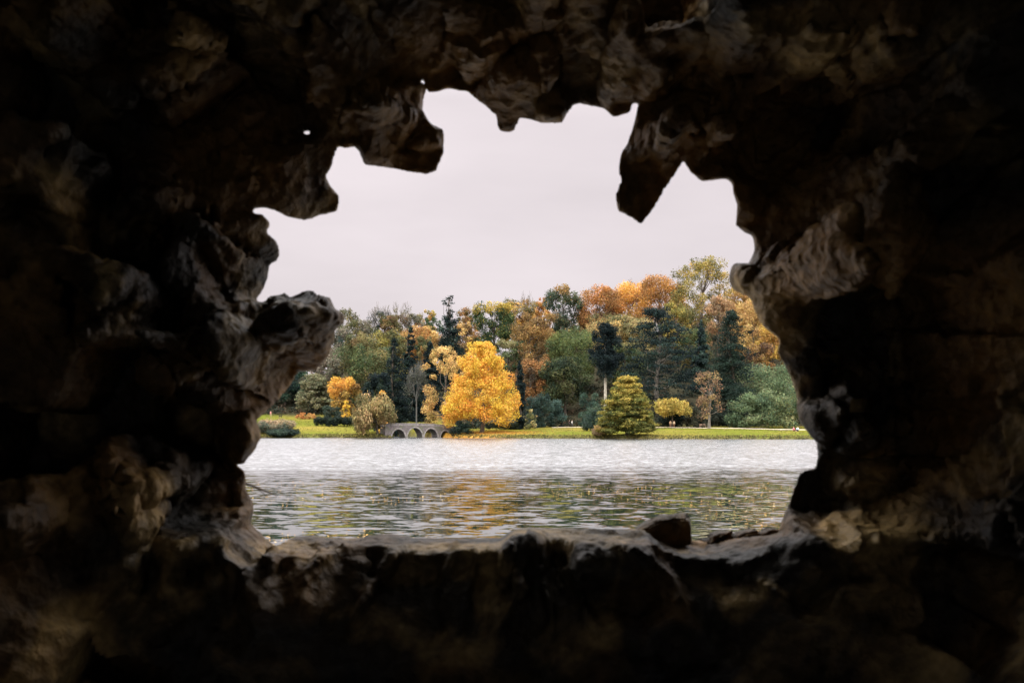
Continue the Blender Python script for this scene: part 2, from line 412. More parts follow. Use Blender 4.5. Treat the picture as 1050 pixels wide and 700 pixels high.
SEED = [100]
def plant(name, kind, px, top, w, Y, cols, label, cat='tree', cb=.18, size=None, group=None, bark=BARK, dens=1.5, rowbase=None, depth=None, K=None, cidx=None, nomax=20000, flat=None, br=None):
    """px/top/w: where the crown stands in the photograph; Y its distance; cb crown bottom as a fraction of height"""
    SEED[0] += 1
    rng = np.random.RandomState(SEED[0])
    x = PX(px, Y); zb = gz(x, Y)
    if zb < .05: zb = .05
    H = PZ(top, Y) - zb; hw = w/2/F*Y
    cp = pal(cols)
    root = None
    sz = size or (.32 if Y < 262 else .40)
    if kind in ('shrub', 'hedge', 'grass'):
        K = K or int(10 + 5*hw)
        if kind == 'hedge':
            B = np.column_stack([rng.uniform(-hw*.9, hw*.9, K*2), rng.uniform(-1.1, 1.1, K*2), rng.uniform(.2*H, .85*H, K*2)])
            RAD = np.column_stack([rng.uniform(.5, .8, K*2), rng.uniform(.4, .7, K*2), rng.uniform(.25, .4, K*2)*H])
        else:
            B, RAD = crown_blobs(rng, hw, H*1.5, H*.3, K, 'dome', br or .34, flat or .75)
            B[:, 1] *= (depth or .8)
        B, RAD = fit(B, RAD, hw, H, -.1)
        if cidx: CI = np.array([cidx((b[2])/H, b[0]/hw, rng) for b in B])
        else: CI = rng.randint(0, len(cp), len(B))
        V, Q, c = leaves(rng, B, RAD, CI, cp, sz*.85, dens, nmax=nomax)
        o = mesh_np(name, V, Q, mat=LEAF, colors=c)
        o.location = (x, Y, zb); o.rotation_euler = (0, 0, 0)
        return tag(o, label, cat, group)
    root = empty(name, (x, Y, zb))
    tag(root, label, cat, group)
    r0 = .018*H + .08
    droop = False; asp = 1.0; up = .35
    if kind in ('broad', 'egg', 'cone', 'sparse', 'umbrella'):
        kd = {'broad': 'round', 'sparse': 'round'}.get(kind, kind)
        K = K or int(36 + hw*5)
        Hc = H*(1-cb)
        B, RAD = crown_blobs(rng, hw, Hc, cb*H + Hc/2, K, kd, br or .25, flat or .75)
        B, RAD = fit(B, RAD, hw, H, cb*H)
        if name == 'lollipop_pine':
            n9 = 14; B = np.concatenate([B, np.column_stack([rng.randn(n9)*.15*hw, rng.randn(n9)*.15*hw, np.linspace(H*.52, H*.92, n9)])]); RAD = np.concatenate([RAD, np.full((n9, 3), hw*.42)])
        if name == 'lollipop_pine': TV, TQ = trunk_tree(rng, H, r0*.9, H*.9, B, 0, wob=.001)
        else: TV, TQ = trunk_tree(rng, H, r0, H*.72, B, 12)
    elif kind == 'willow':
        K = K or 34
        B, RAD = crown_blobs(rng, hw, H*.9, H*.5, K, 'dome', .25, 1.25)
        B, RAD = fit(B, RAD, hw, H, .04*H)
        TV, TQ = trunk_tree(rng, H, r0*1.1, H*.6, B, 9); droop = True; asp = 1.8; up = .1
    elif kind == 'spire':
        B, RAD = [], []
        for i in range(int(H*8)):
            t = rng.rand()**1.1; rt = hw*((1-t)**.8)*(.62+.5*rng.rand()) + .15
            a = rng.rand()*6.283; q = rt*(.25+.55*rng.rand())
            B.append([q*math.cos(a), q*math.sin(a), cb*H+(1-cb)*H*t-.28*q]); RAD.append([.26*rt+.25, .26*rt+.25, .35+.14*rt])
        for t in (.93, .96, .985): B.append([0, 0, H*t]); RAD.append([.3, .3, .5])
        B = np.array(B); RAD = np.array(RAD); B, RAD = fit(B, RAD, hw, H, None, 100)
        TV, TQ = trunk_tree(rng, H, r0, H*.97, B, 0)
    elif kind == 'broken':
        B, RAD = [], []; hw *= 1.5
        for i in range(int(H*9)):
            t = rng.rand()**1.05; rt = hw*((1-t)**.42)*(.62+.5*rng.rand()) + .2
            a = rng.rand()*6.283; q = rt*(.25+.55*rng.rand())
            B.append([q*math.cos(a), q*math.sin(a), H*.80*t-.2*q+.6]); RAD.append([.26*rt+.25, .26*rt+.25, .4+.14*rt])
        for t, q, n in ((.845, .18, 3), (.885, .12, 2), (.915, .34, 4), (.95, .30, 5), (.985, .14, 3)):
            for k in range(n):
                a = rng.rand()*6.28; q2 = hw*q*(.3+.8*rng.rand())
                B.append([q2*math.cos(a), q2*math.sin(a), H*t+rng.randn()*.2]); RAD.append([.5+.1*hw*rng.rand(), .5, .3])
        B = np.array(B); RAD = np.array(RAD)
        TV, TQ = trunk_tree(rng, H, r0*.8, H*.97, B[-20:], 12, .3, wob=.003)
    elif kind == 'ragged':                      # old open conifer: drooping separate boughs, stem visible
        B, RAD = [], []
        for i in range(int(H*(1-cb)*10)+4):
            t = rng.rand(); rt = hw*min(1, 1.15*(1-t)**.6)
            a = rng.rand()*6.283; ln = rt*(.45+.6*rng.rand())+.3
            for f in (.35, .65, .92):
                B.append([ln*f*math.cos(a)+rng.randn()*.2, ln*f*math.sin(a), cb*H+(1-cb)*H*t-.30*ln*f*f+rng.randn()*.15]); RAD.append([ln*.25+.25, ln*.25+.25, .38+.24*rng.rand()])
        B = np.array(B); RAD = np.array(RAD); B, RAD = fit(B, RAD, hw, H, None, 100)
        TV, TQ = trunk_tree(rng, H, r0, H*.98, B, 14, .25); droop = False
    elif kind == 'cedar':
        B, RAD = [], []
        for i in range(190):
            t = rng.rand()**.9; rt = hw*(1-.72*t**1.6)*(.8+.25*rng.rand())
            a = rng.rand()*6.283; q = rt*math.sqrt(rng.rand())
            B.append([q*math.cos(a), q*math.sin(a), cb*H+(1-cb)*H*.96*t-.14*q*q/hw]); RAD.append([hw*(.12+.12*rng.rand()), hw*(.12+.12*rng.rand()), .45+.4*rng.rand()])
        B = np.array(B); RAD = np.array(RAD); B, RAD = fit(B, RAD, hw, H, None, 100)
        TV, TQ = trunk_tree(rng, H, r0*1.2, H*.85, B, 22, .35); up = .8
    elif kind == 'tiers':                       # golden clipped-looking conifer with dense tiers
        B, RAD = [], []
        lv = 11
        for i in range(lv):
            t = (i+.3)/lv
            rt = hw*(1-t**1.8)**.85*(.88+.16*rng.rand())
            n = int(6 + rt*3)
            for k in range(n):
                a = 6.283*(k/n)+rng.rand()*.6; q = rt*(.72+.14*rng.rand())*(1+.09*math.sin(2*a+1)+.07*math.sin(5*a+i*2.1))
                B.append([q*math.cos(a), q*math.sin(a), H*(.01+.95*t)+rng.randn()*.25]); RAD.append([.55+rt*.15, .55+rt*.15, .38+.16*rng.rand()])
            B.append([0, 0, H*(.04+.90*t)]); RAD.append([rt*.6+.25, rt*.6+.25, .6])
        B = np.array(B); RAD = np.array(RAD); B, RAD = fit(B, RAD, hw, H, 0)
        TV, TQ = trunk_tree(rng, H, r0, H*.85, B, 6); up = .6
    elif kind == 'column':
        B, RAD = [], []
        lv = int(H/.8)
        for i in range(lv):
            t = (i+.5)/lv; rt = hw*min(1, (1-t)*3.0)*(1 if t > .1 else .85)
            for k in range(4):
                a = rng.rand()*6.28
                B.append([rt*.45*math.cos(a), rt*.45*math.sin(a), H*t]); RAD.append([rt*.5+.08, rt*.5+.08, .75])
        B = np.array(B); RAD = np.array(RAD); B, RAD = fit(B, RAD, hw, H, 0)
        TV, TQ = trunk_tree(rng, H, r0*.7, H*.8, B, 0)
    elif kind == 'bare':
        parts = [tube([[0, 0, -.3], [0, .1, H*.3], [.1, 0, H*.45]], [r0*1.2, r0*.9, r0*.75], 7)]
        tips = []
        def grow(p, d, l, r, g):
            q = p + d*l
            parts.append(tube([p, (p+q)/2 + rng.randn(3)*l*.06, q], [r, r*.85, r*.7], 4))
            if g == 0: tips.append(q); return
            for _ in range(3 if g > 1 else 4):
                nd = d + rng.randn(3)*.55 + [0, 0, .10]; nd /= np.linalg.norm(nd)
                grow(q, nd, l*(.62+.2*rng.rand()), max(.07, r*.6), g-1)
        for k in range(7):
            a = 6.283*k/7 + rng.rand()
            d = np.array([math.cos(a)*.6, math.sin(a)*.6, .8]); d /= np.linalg.norm(d)
            grow(np.array([0, 0, H*(.28+.16*rng.rand())]), d, H*.2, r0*.5, 3)
        TV, TQ = join(parts)
        ext = np.percentile(np.abs(TV[:, 0]), 98.5); TV[:, :2] *= hw/ext; TV[:, 2] *= H/TV[:, 2].max()
        o = mesh_np('trunk', TV, TQ, mat=bark, smooth=True, parent=root)
        tips = np.array(tips); tips[:, :2] *= hw/ext; tips = tips[rng.permutation(len(tips))[:int(len(tips)*.45)]]
        V, Q, c = leaves(rng, tips, np.full((len(tips), 3), .7), rng.randint(0, len(cp), len(tips)), cp, .3, .16, nmax=1500)
        V = V[V[:, 2] < H*1.02] if False else V
        mesh_np('crown', V, Q, mat=LEAF, colors=c, parent=root)
        return root
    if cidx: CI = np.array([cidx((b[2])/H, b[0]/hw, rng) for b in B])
    else:
        CI = rng.randint(0, len(cp), len(B))
    V, Q, c = leaves(rng, B, RAD, CI, cp, sz, dens, up=up, aspect=asp, droop=droop, nmax=nomax)
    mesh_np('trunk', TV, TQ, mat=bark, smooth=True, parent=root)
    mesh_np('crown', V, Q, mat=LEAF, colors=c, parent=root)
    return root

# photographed leaf colours (sRGB)
DK = [(32, 46, 46), (40, 56, 48), (26, 40, 42)]
TEAL = [(52, 74, 66), (64, 86, 74), (40, 58, 56)]
OLIVE = [(104, 100, 58), (84, 88, 52), (124, 112, 62)]
GREEN = [(78, 96, 58), (96, 108, 62), (58, 78, 52)]
GOLD = [(240, 182, 34), (232, 166, 30), (250, 198, 52)]
BEIGE = [(198, 160, 84), (182, 146, 80), (212, 176, 100)]
RUST = [(152, 96, 54), (132, 84, 50), (168, 108, 56)]
ORANGE = [(200, 128, 54), (212, 146, 60), (180, 110, 52)]
BROWN = [(112, 82, 56), (96, 74, 52), (132, 92, 58)]
GREY = [(118, 112, 92), (104, 102, 84), (132, 122, 100)]
YGREEN = [(150, 138, 56), (122, 120, 56), (172, 150, 60)]
GCONE = [(136, 126, 44), (104, 106, 42), (166, 144, 48), (78, 86, 40)]
RHODO = [(102, 122, 82), (80, 102, 72), (126, 138, 92)]
topcol = lambda thr, lo, hi: (lambda t, u, r: (hi[r.randint(len(hi))] if t + .1*r.randn() > thr else lo[r.randint(len(lo))]))

BACK = 'autumn trees on the wooded hillside'
# ---- skyline and upper slope (left to right)
plant('broadleaf_tree', 'sparse', 355, 317, 34, 335, GREY+OLIVE, 'thin grey-olive tree on the skyline just right of the jutting rock tip', group=BACK, cb=.2, dens=.9)
plant('bare_tree', 'bare', 390, 309, 25, 338, DK, 'nearly bare skyline tree with a dark ivy-covered stem, left of the pair', group=BACK, bark=GREYBARK)
plant('ivy_shrub', 'shrub', 392, 319, 13, 336, DK+TEAL, 'dark ivy mass wrapped round the left bare skyline tree', cat='ivy')
plant('bare_tree', 'bare', 412, 308, 26, 337, OLIVE, 'umbrella-shaped almost leafless skyline tree, right of the pair', group=BACK, bark=GREYBARK)
plant('broadleaf_tree', 'broad', 401, 322, 34, 333, OLIVE+BROWN, 'low olive-brown crown under the two bare skyline trees', group=BACK)
plant('broadleaf_tree', 'broad', 425, 321, 26, 338, OLIVE+GREY, 'small olive skyline tree right of the umbrella-shaped bare tree', group=BACK)
plant('broadleaf_tree', 'broad', 440, 318, 17, 341, ORANGE+YGREEN, 'little orange skyline tree left of the broken-topped conifer', group=BACK)
plant('broadleaf_tree', 'broad', 443, 325, 24, 330, GREEN+[(60, 84, 46)], 'bright green tree just below the little orange skyline tree', group=BACK)
plant('broadleaf_tree', 'broad', 370, 328, 34, 322, GREY+OLIVE, 'grey-olive tree on the left slope below the skyline', group=BACK)
plant('broadleaf_tree', 'broad', 433, 334, 44, 312, RUST+BEIGE, 'rusty orange spreading tree on the slope behind the dark spires', group=BACK)
plant('broken_conifer', 'broken', 461, 303, 30, 304, DK+TEAL[:1], 'dark conifer with a gap below its tufted broken top, rising above the skyline', cat='conifer', cb=.05, group=BACK)
plant('broadleaf_tree', 'broad', 481, 316, 26, 337, BROWN+OLIVE+RUST, 'brown skyline tree between the broken-topped conifer and the green oak', group=BACK)
plant('broadleaf_tree', 'broad', 474, 330, 22, 318, BROWN+BEIGE, 'beige-brown tree squeezed in left of the green oak', group=BACK)
plant('oak_tree', 'broad', 506, 310, 44, 318, [(66, 88, 48), (54, 76, 46), (84, 98, 50), (176, 150, 50)], 'dark green oak with yellowing top on the ridge above the golden tree', group=BACK,
      cidx=lambda t, u, r: (3 if t > .86 and r.rand() < .8 else r.randint(3)))
plant('broadleaf_tree', 'broad', 532, 307, 44, 345, BROWN+ORANGE+OLIVE, 'orange-brown skyline tree right of the green oak', group=BACK)
plant('bare_tree', 'bare', 541, 297, 14, 352, BROWN, 'thin leafless tree poking above the orange-brown skyline', group=BACK, bark=GREYBARK)
plant('broadleaf_tree', 'broad', 556, 305, 20, 350, ORANGE+RUST, 'small orange skyline tree beside the thin leafless one', group=BACK)
plant('broadleaf_tree', 'broad', 578, 293, 40, 330, [(70, 86, 66), (62, 80, 64), (88, 96, 62), (150, 116, 56)], 'blue-green rounded tree with a brownish tip on the ridge', group=BACK,
      cidx=lambda t, u, r: (3 if t > .88 and r.rand() < .75 else r.randint(3)))
plant('beech_tree', 'broad', 614, 293, 50, 335, RUST+[(190, 112, 52), (98, 74, 52)], 'rust beech with darker brown lower half, first dome right of the blue-green tree', group=BACK,
      cidx=lambda t, u, r: (4 if t < .6 and r.rand() < .6 else r.randint(4)))  # lower half mostly takes the darker brown
plant('broadleaf_tree', 'broad', 646, 290, 48, 346, ORANGE+[(222, 150, 56)], 'brightest orange skyline crown between two rust domes', group=BACK)
plant('bare_tree', 'bare', 646, 284, 15, 354, BROWN, 'few leafless twigs standing above the brightest orange crown', group=BACK, bark=GREYBARK)
plant('beech_tree', 'broad', 677, 282, 52, 335, RUST+ORANGE[:1], 'big rust-orange beech left of the tall open oak', group=BACK)
plant('oak_tree', 'sparse', 719, 264, 62, 320, [(120, 112, 52), (142, 126, 54), (96, 96, 54), (166, 140, 60)], 'tallest open yellow-olive oak on the ridge with dark limbs showing', group=BACK, cb=.25, dens=.85, K=95, br=.17)
plant('broadleaf_tree', 'broad', 767, 284, 44, 330, [(190, 140, 80), (176, 124, 74)]+BEIGE, 'orange tree behind the right jutting rock on the ridge', group=BACK)
plant('broadleaf_tree', 'broad', 790, 290, 44, 328, OLIVE+ORANGE, 'olive tree on the ridge hidden behind the right rock', group=BACK)
# ---- middle slope
plant('broadleaf_tree', 'broad', 349, 336, 36, 306, GREY+TEAL[:1], 'grey-green tree on the left slope touching the jutting rock', group=BACK)
plant('broadleaf_tree', 'sparse', 338, 357, 42, 293, [(138, 122, 104), (124, 112, 96)]+GREY, 'pinkish-grey thin tree under the jutting rock on the left', group=BACK)
plant('broadleaf_tree', 'broad', 368, 342, 40, 298, OLIVE+BROWN[:1], 'olive-brown lobed tree at left middle of the slope', group=BACK)
plant('broadleaf_tree', 'broad', 398, 339, 46, 292, OLIVE+YGREEN[:1], 'golden-olive rounded tree left of the dark spires', group=BACK)
plant('broadleaf_tree', 'broad', 377, 354, 62, 276, OLIVE+GREEN, 'large olive-green tree filling the slope left of the dark spires', group=BACK, cb=.08)
plant('broadleaf_tree', 'broad', 435, 345, 22, 300, OLIVE+GREEN[:1], 'small yellow-green tree between the two dark spires', group=BACK)
plant('broadleaf_tree', 'broad', 521, 348, 26, 290, [(150, 142, 92), (96, 108, 66), (78, 96, 60)], 'pale green rounded tree peeping over the right of the golden tree', group=BACK,
      cidx=topcol(.8, [1, 2], [0]))
plant('beech_tree', 'broad', 548, 321, 50, 290, [(134, 94, 58), (116, 84, 56), (150, 104, 60)], 'tall russet-brown beech in tiers right of the golden tree', group=BACK, cb=.05, K=64, br=.22, flat=.55)
plant('beech_tree', 'broad', 546, 368, 42, 270, [(148, 92, 52), (128, 82, 50), (86, 70, 48)], 'lower rust-brown beech behind the narrow column conifer', group=BACK, cb=.05)
plant('broadleaf_tree', 'broad', 587, 337, 54, 283, [(112, 120, 58), (94, 106, 56), (76, 92, 54)], 'lime-olive leafy tree left of the lollipop pine crown', group=BACK, cb=.1)
plant('broadleaf_tree', 'broad', 580, 366, 54, 263, [(74, 84, 50), (56, 70, 46), (44, 58, 42), (92, 94, 54)], 'deep green tree in front of the lime-olive one, left of the pale trunk', group=BACK, cb=.03)
plant('broadleaf_tree', 'broad', 628, 322, 56, 308, BEIGE[:2]+OLIVE+[(150, 134, 84)], 'beige-olive tree spreading behind the lollipop pine', group=BACK)
plant('broadleaf_tree', 'broad', 655, 325, 40, 300, [(156, 138, 84), (128, 120, 74), (110, 108, 68)], 'pale straw-green tree between the lollipop pine and the cedar', group=BACK)
plant('broadleaf_tree', 'broad', 640, 352, 46, 282, GREEN+OLIVE, 'mossy green tree low between the lollipop pine and the cedar', group=BACK, cb=.05)
plant('broadleaf_tree', 'broad', 694, 310, 34, 304, YGREEN+OLIVE, 'yellow-green bushy tree at the foot of the tall open oak', group=BACK)
plant('broadleaf_tree', 'sparse', 737, 303, 34, 302, [(152, 120, 84), (132, 110, 82), (164, 128, 84)], 'pinkish-brown thin tree right of the tall open oak trunk', group=BACK)
plant('broadleaf_tree', 'broad', 712, 336, 36, 288, OLIVE+GREEN+BROWN[:1], 'olive bushy tree between the cedar and the ragged conifer', group=BACK)
plant('broadleaf_tree', 'broad', 772, 306, 50, 300, [(182, 134, 82), (166, 116, 74), (196, 148, 94)], 'peach-orange tree behind the ragged conifer top', group=BACK)
plant('broadleaf_tree', 'broad', 795, 328, 46, 288, [(190, 140, 58), (172, 118, 56), (154, 102, 54)], 'orange-gold tree glowing against the right rock', group=BACK)
plant('broadleaf_tree', 'broad', 777, 352, 36, 276, BROWN+RUST[:1]+[(74, 58, 50)], 'dark purplish-brown tree right of the ragged conifer', group=BACK, cb=.05)
plant('dark_conifer', 'spire', 719, 328, 26, 280, TEAL+DK[:1], 'blue-green conifer between the cedar and the ragged conifer', cat='conifer', group=BACK, cb=.05)
# ---- foot of the hill
FOOT = 'trees along the foot of the hill'
plant('dark_conifer', 'egg', 292, 372, 52, 288, TEAL+[(60, 88, 66)], 'blue-green dense tree at the far left behind the lawn', cat='conifer', group=FOOT, cb=.02)
plant('broadleaf_tree', 'broad', 352, 366, 36, 281, GREY+GREEN[:1], 'grey-green tree directly behind the small orange tree', group=FOOT, cb=.05)
plant('spreading_tree', 'cedar', 323, 383, 40, 276, [(128, 126, 90), (104, 108, 78), (142, 136, 96)], 'grey-green tree in flat layers behind the left lawn', group=FOOT, cb=.12)
plant('maple_tree', 'broad', 353, 387, 34, 258, [(226, 156, 44), (206, 132, 44), (150, 110, 52), (128, 98, 52)], 'small orange maple with browner lower right side behind the hedge', group=FOOT, cb=.12,
      cidx=lambda t, u, r: (r.randint(2) if t+.25*(-u) > .62 else 2+r.randint(2)))
plant('young_tree', 'cone', 355, 410, 10, 246, GOLD, 'tiny bright yellow sapling against the small orange maple', group=FOOT, cb=.1)
plant('dark_conifer', 'spire', 404, 346, 36, 254, DK, 'widest dark conifer behind the left end of the bridge', cat='conifer', group=FOOT, cb=.02)
plant('dark_conifer', 'spire', 421, 335, 32, 262, DK, 'tallest dark conifer spire behind the bridge', cat='conifer', group=FOOT, cb=.02)
plant('dark_conifer', 'spire', 441, 349, 26, 270, DK, 'smaller dark conifer spire left of the beige tree', cat='conifer', group=FOOT, cb=.02)
plant('dark_conifer', 'egg', 388, 382, 34, 250, DK, 'low dark green conifer behind the weeping bush', cat='conifer', group=FOOT, cb=.02)
plant('bare_tree', 'bare', 427, 368, 22, 243, [(84, 88, 74), (74, 78, 66)], 'fine grey twiggy tree in front of the dark spires behind the bridge', group=FOOT, bark=simple('silver_bark', (.085, .085, .075), .9))
plant('broadleaf_tree', 'egg', 455, 355, 44, 240, BEIGE+[(150, 128, 70)], 'beige-yellow tree just left of the big golden tree', group=FOOT, cb=.06, K=60, br=.2, dens=1.1)
plant('golden_tree', 'cone', 494, 351, 75, 228, GOLD+[(214, 128, 24)], 'largest bright golden-yellow tree standing on the lake bank', group=FOOT, cb=.045, K=330, br=.17, size=.28, dens=1.6, nomax=60000)
plant('column_conifer', 'column', 533, 370, 12, 240, DK, 'narrow dark column conifer right of the golden tree', cat='conifer', group=FOOT)
plant('lollipop_pine', 'egg', 621, 331, 36, 250, [(30, 44, 44), (24, 38, 40)], 'dark oval pine crown on a tall bare pale trunk', cat='pine', group=FOOT, cb=.45, bark=PALEBARK, dens=1.7, K=90, br=.24)
plant('cedar_tree', 'cedar', 676, 315, 80, 264, DK+TEAL[:1]+[(44, 62, 58)], 'wide dark teal cedar with flat layers in the middle of the slope', cat='cedar', group=FOOT, cb=.10, bark=GREYBARK)
plant('ragged_conifer', 'ragged', 750, 317, 54, 250, [(40, 58, 48), (32, 48, 44), (48, 66, 52)], 'ragged dark conifer with drooping boughs near the right rock', cat='conifer', group=FOOT, cb=.03, dens=1.5, nomax=36000)
plant('golden_conifer', 'tiers', 643, 386, 58, 207, GCONE, 'golden-green cone-shaped conifer at the water edge', cat='conifer', group=FOOT, size=.28, nomax=60000, dens=1.7, cidx=lambda t, u, r: (2 if t+.12*r.randn() > .78 else (0, 1, 3, 0, 1)[r.randint(5)]))
plant('maple_tree', 'umbrella', 689, 408, 38, 241, [(176, 150, 56), (150, 134, 52), (190, 162, 64)], 'low yellow umbrella-shaped maple behind the path couple', group=FOOT, cb=.34, K=50)
plant('young_tree', 'sparse', 727, 380, 28, 235, [(128, 98, 72), (112, 90, 68), (146, 108, 76)], 'thin brown-leaved young tree beside the bench', group=FOOT, cb=.16, dens=.55, bark=GREYBARK)
# ---- shrubs
SHR = 'shrubs and bushes along the far shore'
plant('reed_clump', 'shrub', 281, 429.5, 44, 223, [(150, 132, 96), (126, 116, 90), (166, 136, 102), (84, 94, 76)], 'straw and grey tall bank plants at the left edge of the water', cat='bush', group=SHR, size=.3,
      cidx=lambda t, u, r: (r.randint(3) if t > .62 else (3 if r.rand() < .7 else 1)))
plant('low_bush', 'shrub', 292, 439.5, 33, 220.5, [(52, 68, 58), (64, 80, 64), (40, 54, 50)], 'dark green low bush hanging over the left water edge', cat='bush', group=SHR, size=.3)
plant('hedge', 'hedge', 343, 426.5, 42, 240, [(40, 54, 44), (50, 64, 46), (32, 44, 40)], 'long dark green hedge on the left lawn', cat='hedge', size=.3)
plant('round_bush', 'shrub', 341, 416, 22, 250, [(60, 74, 58), (52, 64, 54)], 'dark round bush rising behind the hedge', cat='bush', group=SHR)
plant('rust_bush', 'shrub', 309, 422.5, 12, 266, [(196, 122, 70), (178, 108, 62)], 'larger orange-brown low bush at the top of the left lawn', cat='bush', group=SHR, size=.3)
plant('rust_bush', 'shrub', 320, 423.5, 11, 266, [(200, 140, 84), (182, 124, 74)], 'smaller paler orange low bush right of its larger twin', cat='bush', group=SHR, size=.3)
plant('weeping_bush', 'willow', 387, 404, 45, 220.2, [(148, 126, 74), (126, 114, 70), (164, 138, 88), (110, 104, 64)], 'olive-straw weeping bush at the left end of the bridge', cat='bush', group=SHR, size=.3, bark=BARK)
plant('yellow_bush', 'shrub', 394, 400, 15, 232, [(214, 168, 56), (196, 150, 60)], 'yellow leafy top showing above the weeping bush', cat='bush', group=SHR)
plant('lime_bush', 'shrub', 399, 436, 9, 222, [(156, 164, 72), (140, 150, 66)], 'small lime-green plant at the foot of the weeping bush', cat='bush', group=SHR, size=.25)
plant('brown_bush', 'shrub', 441, 423, 19, 234, [(150, 112, 58), (120, 92, 54), (100, 84, 50)], 'round brown-gold bush above the bridge parapet', cat='bush', group=SHR)
plant('dark_bush', 'shrub', 473, 431, 25, 222.5, [(44, 62, 50), (54, 72, 54), (36, 50, 46)], 'dark green mound bush at the right end of the bridge', cat='bush', group=SHR, size=.3)
plant('hedge', 'hedge', 516, 432.5, 36, 239, [(50, 62, 46), (60, 68, 48)], 'low dark hedge under the right side of the golden tree', cat='hedge', size=.3)
plant('rhododendron_bush', 'shrub', 551, 404, 27, 248, TEAL, 'blue-green bush right of the column conifer', cat='bush', group=SHR)
plant('rhododendron_bush', 'shrub', 570, 410, 24, 250, [(62, 88, 80), (74, 98, 86)], 'second blue-green bush, nearer the deep green tree', cat='bush', group=SHR)
plant('variegated_bush', 'shrub', 543.5, 419, 14, 240, [(172, 158, 96), (132, 132, 78), (96, 104, 66)], 'small cream-speckled bush at the foot of the column conifer', cat='bush', group=SHR, size=.3)
plant('rhododendron_bush', 'shrub', 604, 403, 24, 250, [(66, 92, 76), (56, 80, 70), (82, 104, 84)], 'taller blue-green bush left of the pale pine trunk', cat='bush', group=SHR)
plant('rhododendron_bush', 'shrub', 609, 417, 26, 226, [(66, 86, 70), (84, 98, 72), (52, 70, 62)], 'dull green bush on the lawn touching the golden-green conifer', cat='bush', group=SHR, size=.33)
plant('heather_bush', 'shrub', 615, 436, 20, 206.5, [(146, 112, 66), (128, 96, 78), (160, 134, 60)], 'pinkish-brown low bush at the left foot of the golden-green conifer', cat='bush', group=SHR, size=.26)
plant('dark_bush', 'shrub', 689, 419, 30, 245, [(40, 54, 48), (48, 62, 52)], 'dark bush under the yellow umbrella-shaped maple', cat='bush', group=SHR)
plant('dark_bush', 'shrub', 713, 417, 24, 242, [(88, 86, 64), (64, 68, 54), (52, 60, 52)], 'brownish-green bush behind the bench', cat='bush', group=SHR)
plant('dark_bush', 'shrub', 738, 418, 26, 244, [(46, 56, 48), (58, 64, 50)], 'dark bush between the young brown tree and the big rhododendron', cat='bush', group=SHR)
plant('rhododendron_bush', 'shrub', 790, 372, 72, 262, RHODO, 'grey-green bush on the slope above the big rhododendron', cat='bush', group=SHR, dens=1.7)
plant('rhododendron_bush', 'shrub', 772, 403, 52, 236, RHODO, 'left half-dome of the big rhododendron on the right lawn', cat='bush', group=SHR, dens=1.7, size=.36)
plant('rhododendron_bush', 'shrub', 806, 394, 56, 234, RHODO+[(150, 152, 98)], 'right and taller dome of the big rhododendron', cat='bush', group=SHR, dens=1.7, size=.36)
print('plants', time.time()-T0)

# ---- filling woodland and undergrowth nobody could count
def woodland():
    rng = np.random.RandomState(5)
    B, RAD, CI = [], [], []
    pals = pal(OLIVE+BROWN+RUST+GREEN)
    for i in range(270):
        Y = rng.uniform(246, 380)
        px = rng.choice([rng.uniform(70, 285), rng.uniform(832, 1040)]) if i < 225 else rng.uniform(290, 830)
        if i >= 225: Y = rng.uniform(348, 395)
        x = PX(px, Y); z0 = gz(x, Y); h = rng.uniform(10, 16) if i < 225 else rng.uniform(7, 11); w = rng.uniform(4, 7); ci = rng.randint(len(pals))
        for k in range(16):
            d = rng.normal(size=3); d /= np.linalg.norm(d)
            B.append([x+d[0]*w*.75, Y+d[1]*w*.75, z0+h*.55+d[2]*h*.38]); RAD.append([w*.36, w*.36, w*.32]); CI.append((ci+rng.randint(2)) % len(pals))
    V, Q, c = leaves(rng, B, RAD, np.array(CI), pals, .75, 1.1, nmax=240000)
    tag(mesh_np('woodland', V, Q, mat=LEAF, colors=c), 'mass of autumn woodland beyond and beside the named trees', 'woodland', kind='stuff')
    B, RAD, CI = [], [], []
    pu = pal([(56, 58, 42), (46, 56, 42), (74, 62, 44), (40, 50, 40)])
    for i in range(1500):
        Y = rng.uniform(249, 350); px = rng.uniform(250, 850); x = PX(px, Y)
        if x < -14 and Y < 272: continue
        z = gz(x, Y); r = rng.uniform(.8, 2.0)
        B.append([x, Y, z+r*.3]); RAD.append([r*1.3, r, r*.8]); CI.append(rng.randint(4))
    V, Q, c = leaves(rng, B, RAD, np.array(CI), pu, .6, .8, nmax=60000)
    tag(mesh_np('undergrowth', V, Q, mat=LEAF, colors=c), 'brown and green undergrowth covering the hillside floor', 'undergrowth', kind='stuff')
woodland()

def scatter_quads(rng, P, size, nrm_up, cols, flat=True, hgt=None):
    n = len(P)
    a = rng.rand(n)*6.28; s = size*(.6+.8*rng.rand(n))
    if flat:
        t = np.column_stack([np.cos(a), np.sin(a), .12*rng.randn(n)])*s[:, None]; b = np.column_stack([-np.sin(a), np.cos(a), .12*rng.randn(n)])*s[:, None]*.7
        V = np.stack([P-t, P-b, P+t, P+b], 1).reshape(-1, 3)
    else:
        t = np.column_stack([np.cos(a), np.sin(a), 0*a])*s[:, None]*.5
        h = np.column_stack([.3*rng.randn(n), .3*rng.randn(n), np.ones(n)])*(hgt*(.5+.8*rng.rand(n)))[:, None]
        V = np.stack([P-t, P+t, P+h+t*.3, P+h-t*.3], 1).reshape(-1, 3)
    return V, np.arange(4*n).reshape(n, 4), cols[rng.randint(0, len(cols), n)]*(1+.15*rng.randn(n, 1))

